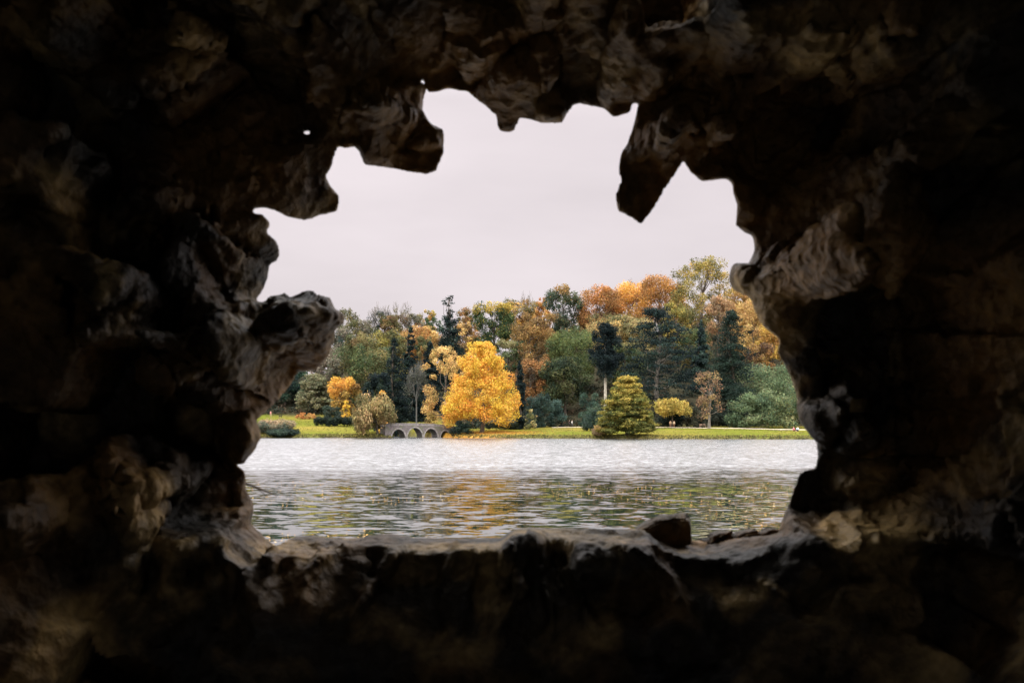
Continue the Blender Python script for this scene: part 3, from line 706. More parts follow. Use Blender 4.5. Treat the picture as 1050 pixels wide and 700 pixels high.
def ground_stuff():
    rng = np.random.RandomState(3)
    # grass tufts along the shoreline and over the lawn
    X = rng.uniform(-75, 85, 9000)
    sh = np.interp(X, _sx, _sy) + .7*np.sin(X*.45) + .4*np.sin(X*1.27+1)
    Y = sh + .1 + 2.2*rng.rand(len(X))**2
    k = terrain(X, Y) > .08; X, Y = X[k], Y[k]
    P = np.column_stack([X, Y, terrain(X, Y)-.05])
    cols = pal([(120, 118, 56), (98, 100, 50), (140, 126, 64), (76, 74, 46)])
    V, Q, c = scatter_quads(rng, P, .25, 1, cols, False, .24)
    X = rng.uniform(-80, 85, 14000); Y = rng.uniform(198, 262, 14000); k = terrain(X, Y) > .3; X, Y = X[k], Y[k]
    P = np.column_stack([X, Y, terrain(X, Y)-.03]); cols = pal([(120, 116, 50), (140, 126, 60), (108, 108, 46)])
    V2, Q2, c2 = scatter_quads(rng, P, .3, 1, cols, False, .12)
    V = np.concatenate([V, V2]); Q = np.concatenate([Q, Q2+len(c)*4]); c = np.concatenate([c, c2])
    tag(mesh_np('lawn_grass', V, Q, mat=LEAF, colors=np.clip(c, .01, .8)), 'yellow-green grass on the lawn and bank', 'grass', kind='stuff')
    # fallen leaves under the golden tree
    n = 2600; r = rng.randn(n, 2)*[6.5, 6]; X = -6.5+r[:, 0]; Y = 227+r[:, 1]; k = terrain(X, Y) > .25
    P = np.column_stack([X[k], Y[k], terrain(X[k], Y[k])+.06])
    V, Q, c = scatter_quads(rng, P, .16, 1, pal([(206, 128, 40), (180, 104, 40), (160, 96, 48)]))
    tag(mesh_np('fallen_leaves', V, Q, mat=LEAF, colors=np.clip(c, .01, .8)), 'orange fallen leaves lying under the golden tree', 'leaves', kind='stuff')
    # leaves floating on the lake
    n = 4200; Y = 22+34*rng.rand(n)**1.1; px = rng.uniform(240, 860, n); X = (px-CX)/F*Y
    k = fbm(np.column_stack([X*.25, Y*.12, 0*X]), 2) > .55 - .05*(X > 0); X, Y = X[k], Y[k]
    P = np.column_stack([X, Y, 0*X+.012])
    V, Q, c = scatter_quads(rng, P, .034, 1, pal([(206, 150, 84), (190, 124, 60), (170, 106, 50), (200, 166, 116)]))
    tag(mesh_np('floating_leaves', V, Q, mat=LEAF, colors=np.clip(c, .01, .85)), 'yellow and orange fallen leaves floating on the lake', 'leaves', kind='stuff')
ground_stuff()

# ------------------------------------------------------------------ bridge
def bridge():
    Y0 = 225.0; root = empty('stone_bridge', (PX(429, Y0), Y0, 0), R(30))
    tag(root, 'small old grey stone bridge with four round arches on the far shore', 'bridge')
    arches = [(-5.5, 1.60, 1.95), (-1.5, 1.85, 2.25), (2.45, 1.66, 2.05), (6.0, 1.12, 1.55)]
    half = 1.5
    xs = sorted(set([round(v, 4) for v in np.linspace(-8.7, 11, 83)] + [round(c+s*w*k, 4) for c, w, h in arches for s in (-1, 1) for k in (.999, .97, .9, .8, .6, .3, 1.001)]))
    def topz(x): return 2.80 - .0065*(x+2)**2*(1 if x > -2 else .45)
    def bot(x):
        for c, w, h in arches:
            u = (x-c)/w
            if abs(u) < 1: return h*math.sqrt(max(0, 1-u*u))
        return -1.0
    V, Q = [], []
    for x in xs:
        b, t = bot(x), topz(x)
        V += [(x, -half, b), (x, -half, t), (x, half, t), (x, half, b)]
    for i in range(len(xs)-1):
        a, c = 4*i, 4*i+4
        for k in range(4):
            k2 = (k+1) % 4
            Q.append((a+k, c+k, c+k2, a+k2))
    Q += [(0, 1, 2, 3), tuple(len(V)-4+k for k in (3, 2, 1, 0))]
    m, nt, b = mat('bridge_masonry'); N = nt.nodes.new
    tc = N('ShaderNodeTexCoord'); mp = N('ShaderNodeMapping'); mp.inputs['Rotation'].default_value = (R(90), 0, 0)
    br = N('ShaderNodeTexBrick'); br.inputs['Scale'].default_value = 1.7
    br.inputs['Color1'].default_value = (.20, .165, .16, 1); br.inputs['Color2'].default_value = (.105, .09, .088, 1); br.inputs['Mortar'].default_value = (.05, .047, .043, 1)
    br.inputs['Mortar Size'].default_value = .025
    no = N('ShaderNodeTexNoise'); no.inputs['Scale'].default_value = .9; no.inputs['Detail'].default_value = 6
    mx = N('ShaderNodeMix'); mx.data_type = 'RGBA'; mx.inputs[7].default_value = (.10, .105, .06, 1)
    rp = N('ShaderNodeMapRange'); rp.inputs['From Min'].default_value = .48; rp.inputs['From Max'].default_value = .66
    L = nt.links.new
    L(tc.outputs['Object'], mp.inputs[0]); L(mp.outputs[0], br.inputs[0]); L(tc.outputs['Object'], no.inputs[0])
    L(no.outputs['Fac'], rp.inputs[0]); L(rp.outputs[0], mx.inputs[0]); L(br.outputs[0], mx.inputs[6]); L(mx.outputs[2], b.inputs['Base Color'])
    b.inputs['Roughness'].default_value = .92
    mesh_np('bridge_body', V, Q, mat=m, parent=root)
    for s in (-1, 1):                                             # parapets
        V, Q = [], []
        for x in xs:
            t = topz(x)
            for yy, zz in ((-.18, 0.003), (-.18, .36), (-.24, .36), (-.24, .50), (.24, .50), (.24, .36), (.18, .36), (.18, .003)):
                V.append((x, s*(half-.185)+yy, t+zz))
        n = 8
        for i in range(len(xs)-1):
            for k in range(n):
                k2 = (k+1) % n
                Q.append((i*n+k, (i+1)*n+k, (i+1)*n+k2, i*n+k2))
        mesh_np('parapet', V, Q, mat=PALESTONE, parent=root)
    for c, w, h in arches:                                        # dressed arch rings, front and back
        V, Q = [], []
        for s in (-1, 1):
            o = len(V)
            for k in range(25):
                a = math.pi*k/24; ca, sa = math.cos(a), math.sin(a)
                for rr in (0.0, .30):
                    for yy in (half+.05, half-.2):
                        V.append((c+(w-.02+rr)*ca, s*yy, (h-.02+rr)*sa))
            for k in range(24):
                p = o+k*4; q = p+4
                Q += [(p, q, q+2, p+2), (p+1, p+3, q+3, q+1), (p+2, q+2, q+3, p+3), (p, p+1, q+1, q)]
        mesh_np('arch_ring', V, Q, mat=PALESTONE, parent=root)
bridge()

# ------------------------------------------------------------------ people
def skin(name, joints, edges, mt, parent, levels=1):
    me = bpy.data.meshes.new(name); me.from_pydata([j[0] for j in joints], edges, [])
    o = bpy.data.objects.new(name, me); COL.objects.link(o)
    o.modifiers.new('skin', 'SKIN')
    s = o.modifiers.new('sub', 'SUBSURF'); s.levels = levels; s.render_levels = levels
    layer = me.skin_vertices[0] if me.skin_vertices else None
    if layer is None:
        bpy.context.view_layer.objects.active = o
        import bmesh
        bm = bmesh.new(); bm.from_mesh(me); bm.verts.layers.skin.verify(); bm.to_mesh(me); bm.free()
        layer = me.skin_vertices[0]
    for i, j in enumerate(joints):
        layer.data[i].radius = (j[1], j[1] if len(j) < 3 else j[2]); layer.data[i].use_root = (i == 0)
    dg = bpy.context.evaluated_depsgraph_get()
    me2 = bpy.data.meshes.new_from_object(o.evaluated_get(dg))
    bpy.data.objects.remove(o); bpy.data.meshes.remove(me)
    me2.name = name; me2.materials.clear(); me2.materials.append(mt)
    me2.polygons.foreach_set('use_smooth', [True]*len(me2.polygons))
    o2 = bpy.data.objects.new(name, me2); link(o2, parent)
    return o2
SKIN_M = simple('skin', (.50, .31, .23), .6, .3, .08)
def cloth(n, c): return simple(n, c, .9, .1, .12)
def person(px, py, h, coat, legs, hair, label, rz=0, sit=False, yhint=None):
    # find the ground point that projects to this row
    best = min((abs(HOR - (gz(PX(px, y), y)-CAMZ)*F/y - py), y) for y in np.arange(200, 275, .5)) if yhint is None else (0, yhint)
    Y = best[1]; x = PX(px, Y); root = empty('person', (x, Y, gz(x, Y)), rz)
    tag(root, label, 'person')
    s = h/1.7; J = lambda a: [(tuple(np.array(p)*s), *[q*s for q in r]) for p, *r in a]
    if not sit:
        hip = .92
        A = [((0, 0, hip), .13, .10), ((0, 0, 1.15), .12, .10), ((0, 0, 1.38), .15, .10), ((0, .0, 1.48), .055), ((0, -.02, 1.60), .085, .10), ((0, 0, 1.68), .06),
             ((.17, 0, 1.40), .055), ((.22, .03, 1.14), .045), ((.22, -.06, .92), .035), ((.22, -.09, .82), .04),
             ((-.17, 0, 1.40), .055), ((-.22, -.03, 1.14), .045), ((-.22, -.10, .92), .035), ((-.22, -.14, .82), .04),
             ((.09, 0, .86), .09), ((.10, -.12, .48), .065), ((.10, -.10, .08), .045), ((.10, -.22, .04), .04),
             ((-.09, 0, .86), .09), ((-.10, .02, .48), .065), ((-.10, .16, .10), .045), ((-.10, .06, .04), .04)]
    else:
        A = [((0, 0, .14), .13, .11), ((0, .04, .38), .12, .10), ((0, .05, .60), .15, .10), ((0, .04, .70), .055), ((0, .02, .82), .085, .10), ((0, .03, .90), .06),
             ((.17, .04, .62), .055), ((.23, -.05, .40), .045), ((.17, -.25, .34), .035), ((.14, -.31, .34), .04),
             ((-.17, .04, .62), .055), ((-.23, -.05, .40), .045), ((-.17, -.25, .34), .035), ((-.14, -.31, .34), .04),
             ((.09, -.04, .13), .09), ((.14, -.40, .38), .065), ((.11, -.68, .08), .045), ((.11, -.80, .06), .04),
             ((-.09, -.04, .13), .09), ((-.14, -.38, .38), .065), ((-.11, -.66, .08), .045), ((-.11, -.78, .06), .04)]
    E = [(0, 1), (1, 2), (2, 3), (3, 4), (4, 5), (2, 6), (6, 7), (7, 8), (8, 9), (2, 10), (10, 11), (11, 12), (12, 13),
         (0, 14), (14, 15), (15, 16), (16, 17), (0, 18), (18, 19), (19, 20), (20, 21)]
    skin('body', J(A), E, SKIN_M, root)
    g = lambda i, k=1.28: (A[i][0], *[r*k for r in A[i][1:]])
    skin('coat', J([g(0), g(1), g(2), g(6), g(7), g(8), g(10), g(11), g(12)]), [(0, 1), (1, 2), (2, 3), (3, 4), (4, 5), (2, 6), (6, 7), (7, 8)], coat, root)
    skin('trousers', J([g(0, 1.1), g(14), g(15), g(16), g(18), g(19), g(20)]), [(0, 1), (1, 2), (2, 3), (0, 4), (4, 5), (5, 6)], legs, root)
    hd = np.array(A[4][0])
    skin('hair', J([(tuple(hd+[0, .025, .0]), .085, .10), (tuple(hd+[0, .02, .075]), .085, .085)]), [(0, 1)], hair, root)
    return root
DARKC = cloth('dark_cloth', (.02, .022, .03)); WHITEC = cloth('white_cloth', (.75, .73, .70)); TANC = cloth('tan_cloth', (.42, .30, .17))
CREAMC = cloth('cream_cloth', (.60, .50, .33)); PINKC = cloth('pink_cloth', (.62, .26, .24)); REDC = cloth('red_cloth', (.50, .10, .14)); BLUEC = cloth('pale_blue_cloth', (.50, .60, .74))
JEANS = cloth('denim', (.05, .07, .12)); HAIRB = cloth('brown_hair', (.06, .035, .02)); HAIRF = cloth('fair_hair', (.35, .22, .10)); BROWNC = cloth('brown_cloth', (.14, .08, .05))
person(586.5, 436, 1.72, WHITEC, JEANS, HAIRF, 'person in a white coat walking on the middle lawn path', R(70), yhint=250)
person(584, 436, 1.72, DARKC, DARKC, HAIRB, 'person all in dark clothes beside the one in white', R(70), yhint=250.4)
person(687.4, 437.6, 1.72, TANC, BROWNC, HAIRF, 'left one of a strolling couple, tan top and brown trousers', R(10), yhint=240.0)
person(691.2, 437.6, 1.70, CREAMC, BROWNC, HAIRF, 'right one of a strolling couple, cream top', R(-10), yhint=240.3)
person(277.5, 427.5, 1.65, PINKC, TANC, HAIRF, 'person in a pink coat behind the straw plants on the far left', R(60))
person(814, 442, 1.8, REDC, BROWNC, HAIRB, 'person in red sitting on the grass by the right rock', R(40), sit=True)
person(818, 442, 1.9, BLUEC, DARKC, HAIRF, 'person in pale blue sitting on the grass beside the one in red', R(-40), sit=True)

def bench():
    px, Y = 720.5, 240.0; x = PX(px, Y); root = empty('park_bench', (x, Y, gz(x, Y)), R(6))
    tag(root, 'pale wooden bench beside the path under the young brown tree', 'bench')
    wood = simple('weathered_wood', (.36, .25, .18), .8, .2, .2, 8)
    mesh_np('seat', *join([box(0, -.22+k*.14, .45, 1.6, .115, .035) for k in range(4)]), mat=wood, parent=root)
    mesh_np('backrest', *join([box(0, .30, .60+k*.13, 1.6, .03, .10) for k in range(3)]), mat=wood, parent=root)
    for s in (-1, 1):
        for y in (-.22, .28):
            mesh_np('leg', *box(s*.7, y, .45 if y > 0 else .213, .07, .07, .92 if y > 0 else .425), mat=wood, parent=root)
        mesh_np('armrest', *box(s*.7, -.0, .66, .07, .5, .04), mat=wood, parent=root)
bench()

def dog():
    px, Y = 287.5, 268.0; x = PX(px, Y); root = empty('dog', (x, Y, gz(x, Y)), R(80))
    tag(root, 'small black dog on the left lawn below the blue-green tree', 'dog')
    J = [((0, .30, .52), .11), ((0, 0, .50), .10), ((0, -.26, .54), .14), ((0, -.42, .70), .07), ((0, -.52, .82), .075), ((0, -.66, .78), .04),
         ((.08, -.28, .34), .055), ((.08, -.27, .18), .03), ((.08, -.31, .02), .035), ((-.08, -.28, .34), .055), ((-.08, -.25, .18), .03), ((-.08, -.29, .02), .035),
         ((.08, .26, .38), .075), ((.08, .40, .20), .035), ((.08, .36, .02), .035), ((-.08, .28, .38), .075), ((-.08, .42, .20), .035), ((-.08, .38, .02), .035), ((0, .46, .62), .03), ((0, .62, .74), .02)]
    E = [(0, 1), (1, 2), (2, 3), (3, 4), (4, 5), (2, 6), (6, 7), (7, 8), (2, 9), (9, 10), (10, 11), (0, 12), (12, 13), (13, 14), (0, 15), (15, 16), (16, 17), (0, 18), (18, 19)]
    fur = simple('black_fur', (.015, .014, .014), .8, .2)
    skin('body', J, E, fur, root)
    for s in (-1, 1):
        skin('ear', [((s*.05, -.49, .88), .03), ((s*.075, -.47, .95), .012)], [(0, 1)], fur, root)
dog()
print('props', time.time()-T0)

# ------------------------------------------------------------------ grotto
OPEN = [(257,216),(262,220),(271,221.5),(278.5,230),(272,239),(279,243),(286,250),(288.5,258.5),(284,268.5),(277,271.5),(274,286),(270,297),(262,308),
 (268,310),(274,309.5),(275.7,304),(285,302),(294,300),(297,305.5),(308,301),(318.6,296.5),(325.7,301.4),(338.6,305.7),(343,315.7),(353,323),(353,331.4),(344,338.6),(343,351),(337,366),
 (323,380),(306,382),(297,396),(286,411),(274,422),(263,431),(267,440),(268.6,448.6),(260,464),(250,476),(241,476),(249,481),(253,487),(252,501),(259,514),(261,524),(257,537),(268,546),(274,553),(286,561),(296,560),
 (300,550),(323,548.6),(346,552),(350,548.6),(354,552),(374,550),(400,546),(414,549.5),(440,551),(477,551),(514,551),(526,542),(540,540.5),(597,541),(640,542),(654,541),(660,547),(672,551),(705,553.5),(723,554),
 (740,552),(757,551),(786,548),(797,545),(806,521),(814,498.6),(820,483),(836,480),(838.6,467),(837,454),(827,443),(818.6,430),(816,417),(817,407),(811,388.6),(803,371),(796,360),(800,348.6),(781,334),(774,320),
 (768.6,305.7),(751,297),(747,286),(750,271.4),(767,271),(773,257),(772,243),(763,239),(754,231),(755.7,210),(752,199),(751,189),(746,184),(732,185),(718.6,187),(712,180),(707,177),(701,165),(686,188.6),(668.6,217),(657,231),
 (645,222),(633,216),(631,200),(636,186),(634,174),(636,157),(643,148.6),(650,126),(654,107),(650,105),(646,116),(630,121),(618.6,111),(606,109),(594,106),(587,108.6),(576,126),(557,127),(534,121),(527,136),(516,136.5),
 (509,131),(508.6,120),(500,111),(487,101),(478.6,94),(458.6,91.5),(439,96),(437.5,90),(433.5,103),(433,114),(440,126),(456,134),(456,154),(447,177),(436,179),(416,176),(373,170),(368.6,157),(364,151),(356,153),(347,151),
 (343,163),(340,174),(334,181),(338.6,191),(348.6,203),(346,217),(327,221),(317,226),(297,224),(283,216.5),(268,213)]
HOLES = [((315, 137), 3.6, 2.3), ((433.2, 85), 2.6, 2.6)]
YC0 = 3.2
def sdf2(U, Vv):
    """signed distance in photo pixels to the opening outline, >0 inside rock"""
    P = np.stack([U.ravel(), Vv.ravel()], 1).astype(np.float32)
    A = np.array(OPEN, np.float32); Bp = np.roll(A, -1, 0)
    best = np.full(len(P), 1e9, np.float32); inside = np.zeros(len(P), bool)
    for a, b in zip(A, Bp):
        e = b-a; w = P-a
        t = np.clip((w@e)/(e@e+1e-9), 0, 1); d = w - t[:, None]*e
        best = np.minimum(best, (d*d).sum(1))
        c = ((a[1] > P[:, 1]) != (b[1] > P[:, 1]))
        xi = a[0] + (P[:, 1]-a[1])/(b[1]-a[1]+1e-12)*(b[0]-a[0])
        inside ^= c & (P[:, 0] < xi)
    d = np.sqrt(best); d = np.where(inside, -d, d)
    for (hx, hy), a, b in HOLES:
        dh = (np.sqrt(((P[:, 0]-hx)/a)**2 + ((P[:, 1]-hy)/b)**2)-1)*min(a, b)
        d = np.minimum(d, dh)
    return d.reshape(U.shape)

def inpoly(P, poly):
    A = np.array(poly, float); Bp = np.roll(A, -1, 0); r = np.zeros(len(P), bool)
    for a, b in zip(A, Bp):
        c = ((a[1] > P[:, 1]) != (b[1] > P[:, 1])); xi = a[0]+(P[:, 1]-a[1])/(b[1]-a[1]+1e-12)*(b[0]-a[0])
        r ^= c & (P[:, 0] < xi)
    return r

def grotto():
    rng = np.random.RandomState(21)
    h = .0105
    xs = np.arange(-1.62, 1.64, h, dtype=np.float32); zs = np.arange(-.86, 1.46, h, dtype=np.float32); ys = np.arange(1.55, 3.72, h, dtype=np.float32)
    nx, ny, nz = len(xs), len(ys), len(zs)
    X, Z = np.meshgrid(xs, zs, indexing='ij')                     # 2-D fields (nx,nz), Z relative to the eye
    # stones: 2-D cells, each at its own depth
    cs = []
    for gx in np.arange(-1.75, 1.8, .20):
        for g in np.arange(-1.0, 1.6, .19):
            cs.append((gx+rng.uniform(-.085, .085), g+rng.uniform(-.085, .085)))
    cs = np.array(cs)
    f1 = np.full(X.shape, 9, np.float32); f2 = f1.copy(); cid = np.zeros(X.shape, int)
    WX = X + .07*(fbm(np.stack([X.ravel()*5, Z.ravel()*5, 0*X.ravel()], 1), 3).reshape(X.shape)-.5)*2
    WZ = Z + .07*(fbm(np.stack([X.ravel()*5+40, Z.ravel()*5, 0*X.ravel()], 1), 3).reshape(X.shape)-.5)*2
    for i, (a, b) in enumerate(cs):
        d = np.sqrt((WX-a)**2+(WZ-b)**2); n = d < f1
        f2 = np.where(n, f1, np.minimum(f2, d)); f1 = np.where(n, d, f1); cid = np.where(n, i, cid)
    crack = np.clip((f2-f1)/.05, 0, 1)
    yc_c = rng.uniform(-.16, .16, len(cs)); th_c = rng.uniform(.45, 1.25, len(cs)); cr = np.sqrt(cs[:, 0]**2+(cs[:, 1]-.1)**2)+.05
    lean = np.where(rng.rand(len(cs)) < .20, rng.uniform(.6, 1.6, len(cs)), rng.uniform(-.7, .05, len(cs)))   # a few stones lean toward the light
    tx = cs[:, 0]/cr*lean + rng.uniform(-.25, .25, len(cs)); tz = (cs[:, 1]-.1)/cr*lean + rng.uniform(-.25, .25, len(cs))
    Yc = YC0 + yc_c[cid]
    k = 5
    for ax in (0, 1):                                             # soften the step between stones
        for _ in range(2):
            s = np.zeros_like(Yc)
            for o in range(-k, k+1): s += np.roll(Yc, o, ax)
            Yc = s/(2*k+1)
    U = CX + X/Yc*F; Vp = HOR - Z/Yc*F
    d2 = sdf2(U, Vp)*Yc/F                                         # metres
    bottom = sstep(515, 545, Vp)*sstep(430, 300, np.abs(U-545))
    dd = np.maximum(d2, 0)
    ci = np.clip(((cs[:, 0]-xs[0])/h).astype(int), 0, nx-1); cj = np.clip(((cs[:, 1]-zs[0])/h).astype(int), 0, nz-1)
    dcell = np.maximum(d2[ci, cj], .0)                            # how far each stone sits from the opening's edge
    face = .07 + .74*(1-np.exp(-np.maximum(dcell-.05, 0)/.22))*rng.uniform(.72, 1.25, len(cs))
    tilt = tx[cid]*(X-cs[cid, 0]) + tz[cid]*(Z-cs[cid, 1])
    lump = fbm(np.stack([X.ravel()*3.1, Z.ravel()*3.1, 0*X.ravel()+5], 1), 4).reshape(X.shape)
    calm = .10 + .90*sstep(.50, .22, dd)*(1-bottom)*(1-.85*sstep(555, 620, Vp)) + .30*bottom*sstep(.16, .05, dd)                        # relief flattened away from the opening so the inner wall stays dark
    fs = .07 + .74*(1-np.exp(-np.maximum(dd-.05, 0)/.20))
    depth = (face[cid] + tilt*1.1)*calm + fs*(1-calm) + .12*(lump-.5)*(.15+.85*calm)
    # long water-worn ridges that run round the opening, sharp along the crest
    TH = np.arctan2(Z-.12, X*.92); RR = np.sqrt((X*.92)**2+(Z-.12)**2)
    wq = (fbm(np.stack([X.ravel()*2.2, Z.ravel()*2.2, 0*X.ravel()+3], 1), 3).reshape(X.shape)-.5)
    def ridge(fr, ft, sd, k):
        n_ = fbm(np.stack([(np.cos(TH)*ft+wq*1.5).ravel(), (np.sin(TH)*ft+sd).ravel(), (RR*fr+wq*2.0).ravel()], 1), 2).reshape(X.shape)
        return np.clip(1-np.abs(n_-.5)*k, 0, 1)
    rg = .24*ridge(4.6, 1.7, 3.1, 6)**1.3 + .10*ridge(9.5, 3.2, 9.7, 6)**1.2
    rg = rg*sstep(.015, .10, dd)*sstep(.50, .22, dd)*(1-.85*sstep(555, 620, Vp))
    depth = depth*.92 + rg
    wedge = rng.uniform(.35, 1.7, len(cs)); wedge[rng.rand(len(cs)) < .34] = 4.0
    depth = np.minimum(depth, .012 + dd*wedge[cid] + .05*np.clip(lump-.45, 0, 1))   # edges thin out like broken slabs
    rad = np.sqrt((X/1.25)**2 + ((Z-.1)/1.0)**2)
    depth = depth + .10*sstep(.95, 1.5, rad)                       # inner wall curves round the viewer
    sill = .40 + .24*(lump-.5)*2*sstep(.22, .05, dd) + .08*ridge(5, 6, 5.5, 6)*sstep(.4, .1, dd)
    depth = depth*(1-bottom) + sill*bottom
    depth = depth - .012*(1-crack)*(1-bottom)
    Fr = np.clip(Yc*calm + YC0*(1-calm) - np.maximum(depth, .012), 1.62, 3.4).astype(np.float32)
    Bk = (Yc + .42).astype(np.float32)
    d2 = d2.astype(np.float32); Yc = Yc.astype(np.float32)
    Fld = np.empty((nx, ny, nz), np.float32)
    for j, y in enumerate(ys):
        out = np.maximum(0, y-Yc)*.75
        # steps and shelves along the reveal so it is no plain tunnel
        Fld[:, j, :] = np.minimum(np.minimum(d2 - out, (y - Fr)*.55), Bk - y)
    # closed block edges
    Fld[0] = Fld[-1] = -.01; Fld[:, 0] = Fld[:, -1] = -.01; Fld[:, :, 0] = Fld[:, :, -1] = -.01
    # 3-D stones: cracks between rounded lumps, growing away from the silhouette edge
    pts = np.column_stack([rng.uniform(-1.5, 1.5, 420), rng.uniform(1.7, 3.5, 420), rng.uniform(-.8, 1.4, 420)])
    def coarse(a): return a[::2]
    gx, gy, gzz = np.meshgrid(coarse(xs), coarse(ys), coarse(zs), indexing='ij')
    near = np.abs(Fld[::2, ::2, ::2]) < .14
    Q = np.stack([gx[near], gy[near], gzz[near]], 1)
    Qw = Q + .10*np.stack([vnoise(Q*4+11), vnoise(Q*4+37), vnoise(Q*4+71)], 1)
    F1 = np.full(len(Q), 9, np.float32); F2 = F1.copy(); ID = np.zeros(len(Q), np.int32)
    for i, p in enumerate(pts):
        d = ((Qw-p)**2*[1, .6, 1]).sum(1).astype(np.float32); n = d < F1
        F2 = np.where(n, F1, np.minimum(F2, d)); F1 = np.where(n, d, F1); ID[n] = i
    F1 = np.sqrt(F1); F2 = np.sqrt(F2)
    offs = rng.uniform(-.035, .035, len(pts)); gr = rng.normal(size=(len(pts), 3))*.26
    lf = np.clip(((Q-pts[ID])*gr[ID]).sum(1), -.09, .09)          # every stone is cut by its own plane
    st = offs[ID] + lf + .012*(np.clip((F2-F1)/.03, 0, 1)-1) + .010*(fbm(Q*[6, 3, 6], 3)-.5)*2
    yc3 = np.broadcast_to(Yc[::2][:, None, ::2], near.shape)[near]
    d23 = np.broadcast_to(d2[::2][:, None, ::2], near.shape)[near]
    calm3 = np.broadcast_to(calm[::2][:, None, ::2], near.shape)[near]
    st = st*calm3
    amp = np.clip((yc3 - Q[:, 1] - .02)/.22, .02, 1) * np.clip(.25 + d23/.12, .15, 1)
    N3 = np.zeros(near.shape, np.float32); N3[near] = st*amp
    for ax, n in ((0, nx), (1, ny), (2, nz)):                     # upsample
        t = np.minimum(np.arange(n)/2, N3.shape[ax]-1); i0 = np.floor(t).astype(int); i1 = np.minimum(i0+1, N3.shape[ax]-1)
        w = (t-i0).astype(np.float32).reshape([-1 if a == ax else 1 for a in range(3)])
        N3 = np.take(N3, i0, ax)*(1-w) + np.take(N3, i1, ax)*w
    Fld[1:-1, 1:-1, 1:-1] += N3[1:-1, 1:-1, 1:-1]
    print('field', time.time()-T0)
    # surface nets
    S = Fld > 0
    c = [S[a:nx-1+a, b:ny-1+b, d:nz-1+d] for a in (0, 1) for b in (0, 1) for d in (0, 1)]
    cnt = sum(x.astype(np.int8) for x in c)
    act = (cnt > 0) & (cnt < 8)
    idx = np.argwhere(act); vid = np.full(act.shape, -1, np.int64); vid[act] = np.arange(len(idx))
    acc = np.zeros((len(idx), 3)); num = np.zeros(len(idx))
    corners = [(a, b, d) for a in (0, 1) for b in (0, 1) for d in (0, 1)]
    val = {cc: Fld[idx[:, 0]+cc[0], idx[:, 1]+cc[1], idx[:, 2]+cc[2]] for cc in corners}
    for ca in corners:
        for ax in range(3):
            if ca[ax] == 1: continue
            cb = list(ca); cb[ax] = 1; cb = tuple(cb)
            va, vb = val[ca], val[cb]; k = (va > 0) != (vb > 0)
            t = np.where(k, va/(va-vb+1e-12), 0)
            p = np.tile(np.array(ca, float), (len(idx), 1)); p[:, ax] = t
            acc += p*k[:, None]; num += k
    V = (idx + acc/num[:, None])*h + [xs[0], ys[0], zs[0]]
    quads = []
    for ax in range(3):
        a = np.moveaxis(S, ax, 0); e = a[:-1] != a[1:]
        e = np.moveaxis(e, 0, ax)
        o1, o2 = [q for q in range(3) if q != ax]
        I = np.argwhere(e); k = (I[:, o1] > 0) & (I[:, o2] > 0) & (I[:, o1] < act.shape[o1]) & (I[:, o2] < act.shape[o2]); I = I[k]
        def at(d1, d2_):
            J = I.copy(); J[:, o1] -= d1; J[:, o2] -= d2_; return vid[J[:, 0], J[:, 1], J[:, 2]]
        q = np.stack([at(1, 1), at(0, 1), at(0, 0), at(1, 0)], 1)
        sgn = S[I[:, 0], I[:, 1], I[:, 2]]
        if ax == 1: sgn = ~sgn
        q[~sgn] = q[~sgn][:, ::-1]
        quads.append(q)
    Q4 = np.concatenate(quads)
    # fine relief along the vertex normals: flowing ridges, pits
    fn = np.cross(V[Q4[:, 2]]-V[Q4[:, 0]], V[Q4[:, 3]]-V[Q4[:, 1]])
    VN = np.zeros_like(V)
    for i in range(4): np.add.at(VN, Q4[:, i], fn)
    VN /= np.linalg.norm(VN, axis=1)[:, None]+1e-9
    W = V + .12*np.stack([fbm(V*5+3, 2), fbm(V*5+53, 2), fbm(V*5+93, 2)], 1)
    ch1 = chips(V*[1, .8, 1], 4.2, 1); ch2 = chips(V + .03*np.stack([vnoise(V*9), vnoise(V*9+5), vnoise(V*9+8)], 1), 14, 2); ch3 = chips(V, 46, 3)
    rid = 1-np.abs(2*fbm(W*[7, 4.0, 7], 3)-1)*2
    rid2 = 1-np.abs(2*fbm(W*[19, 11, 19]+7, 2)-1)*2
    fine = fbm(V*42, 2)-.5
    ix = np.clip(((V[:, 0]-xs[0])/h).astype(int), 0, nx-1); iz = np.clip(((V[:, 2]-zs[0])/h).astype(int), 0, nz-1)
    ycv = Yc[ix, iz]; a = np.clip((ycv-V[:, 1]-.01)/.13, .07, 1)
    vy = HOR - V[:, 2]/np.maximum(V[:, 1], .5)*F; cv = calm[ix, iz]; a = a*(.22+.78*cv)*(1 - .6*sstep(585, 625, vy))
    V = V + VN*((.014*(rid-.3) + .005*(rid2-.3) + .020*ch1 + .006*ch2)*a + (.006*fine + .003*ch3)*np.clip(a*2, .35, 1))[:, None]
    # which part each face belongs to
    fc = V[Q4].mean(1); yq = ycv[Q4[:, 0]]
    UV = np.stack([CX+fc[:, 0]/yq*F, HOR-fc[:, 2]/yq*F], 1)
    dq = d2[np.clip(((fc[:, 0]-xs[0])/h).astype(int), 0, nx-1), np.clip(((fc[:, 2]-zs[0])/h).astype(int), 0, nz-1)]
    part = np.zeros(len(Q4), int)
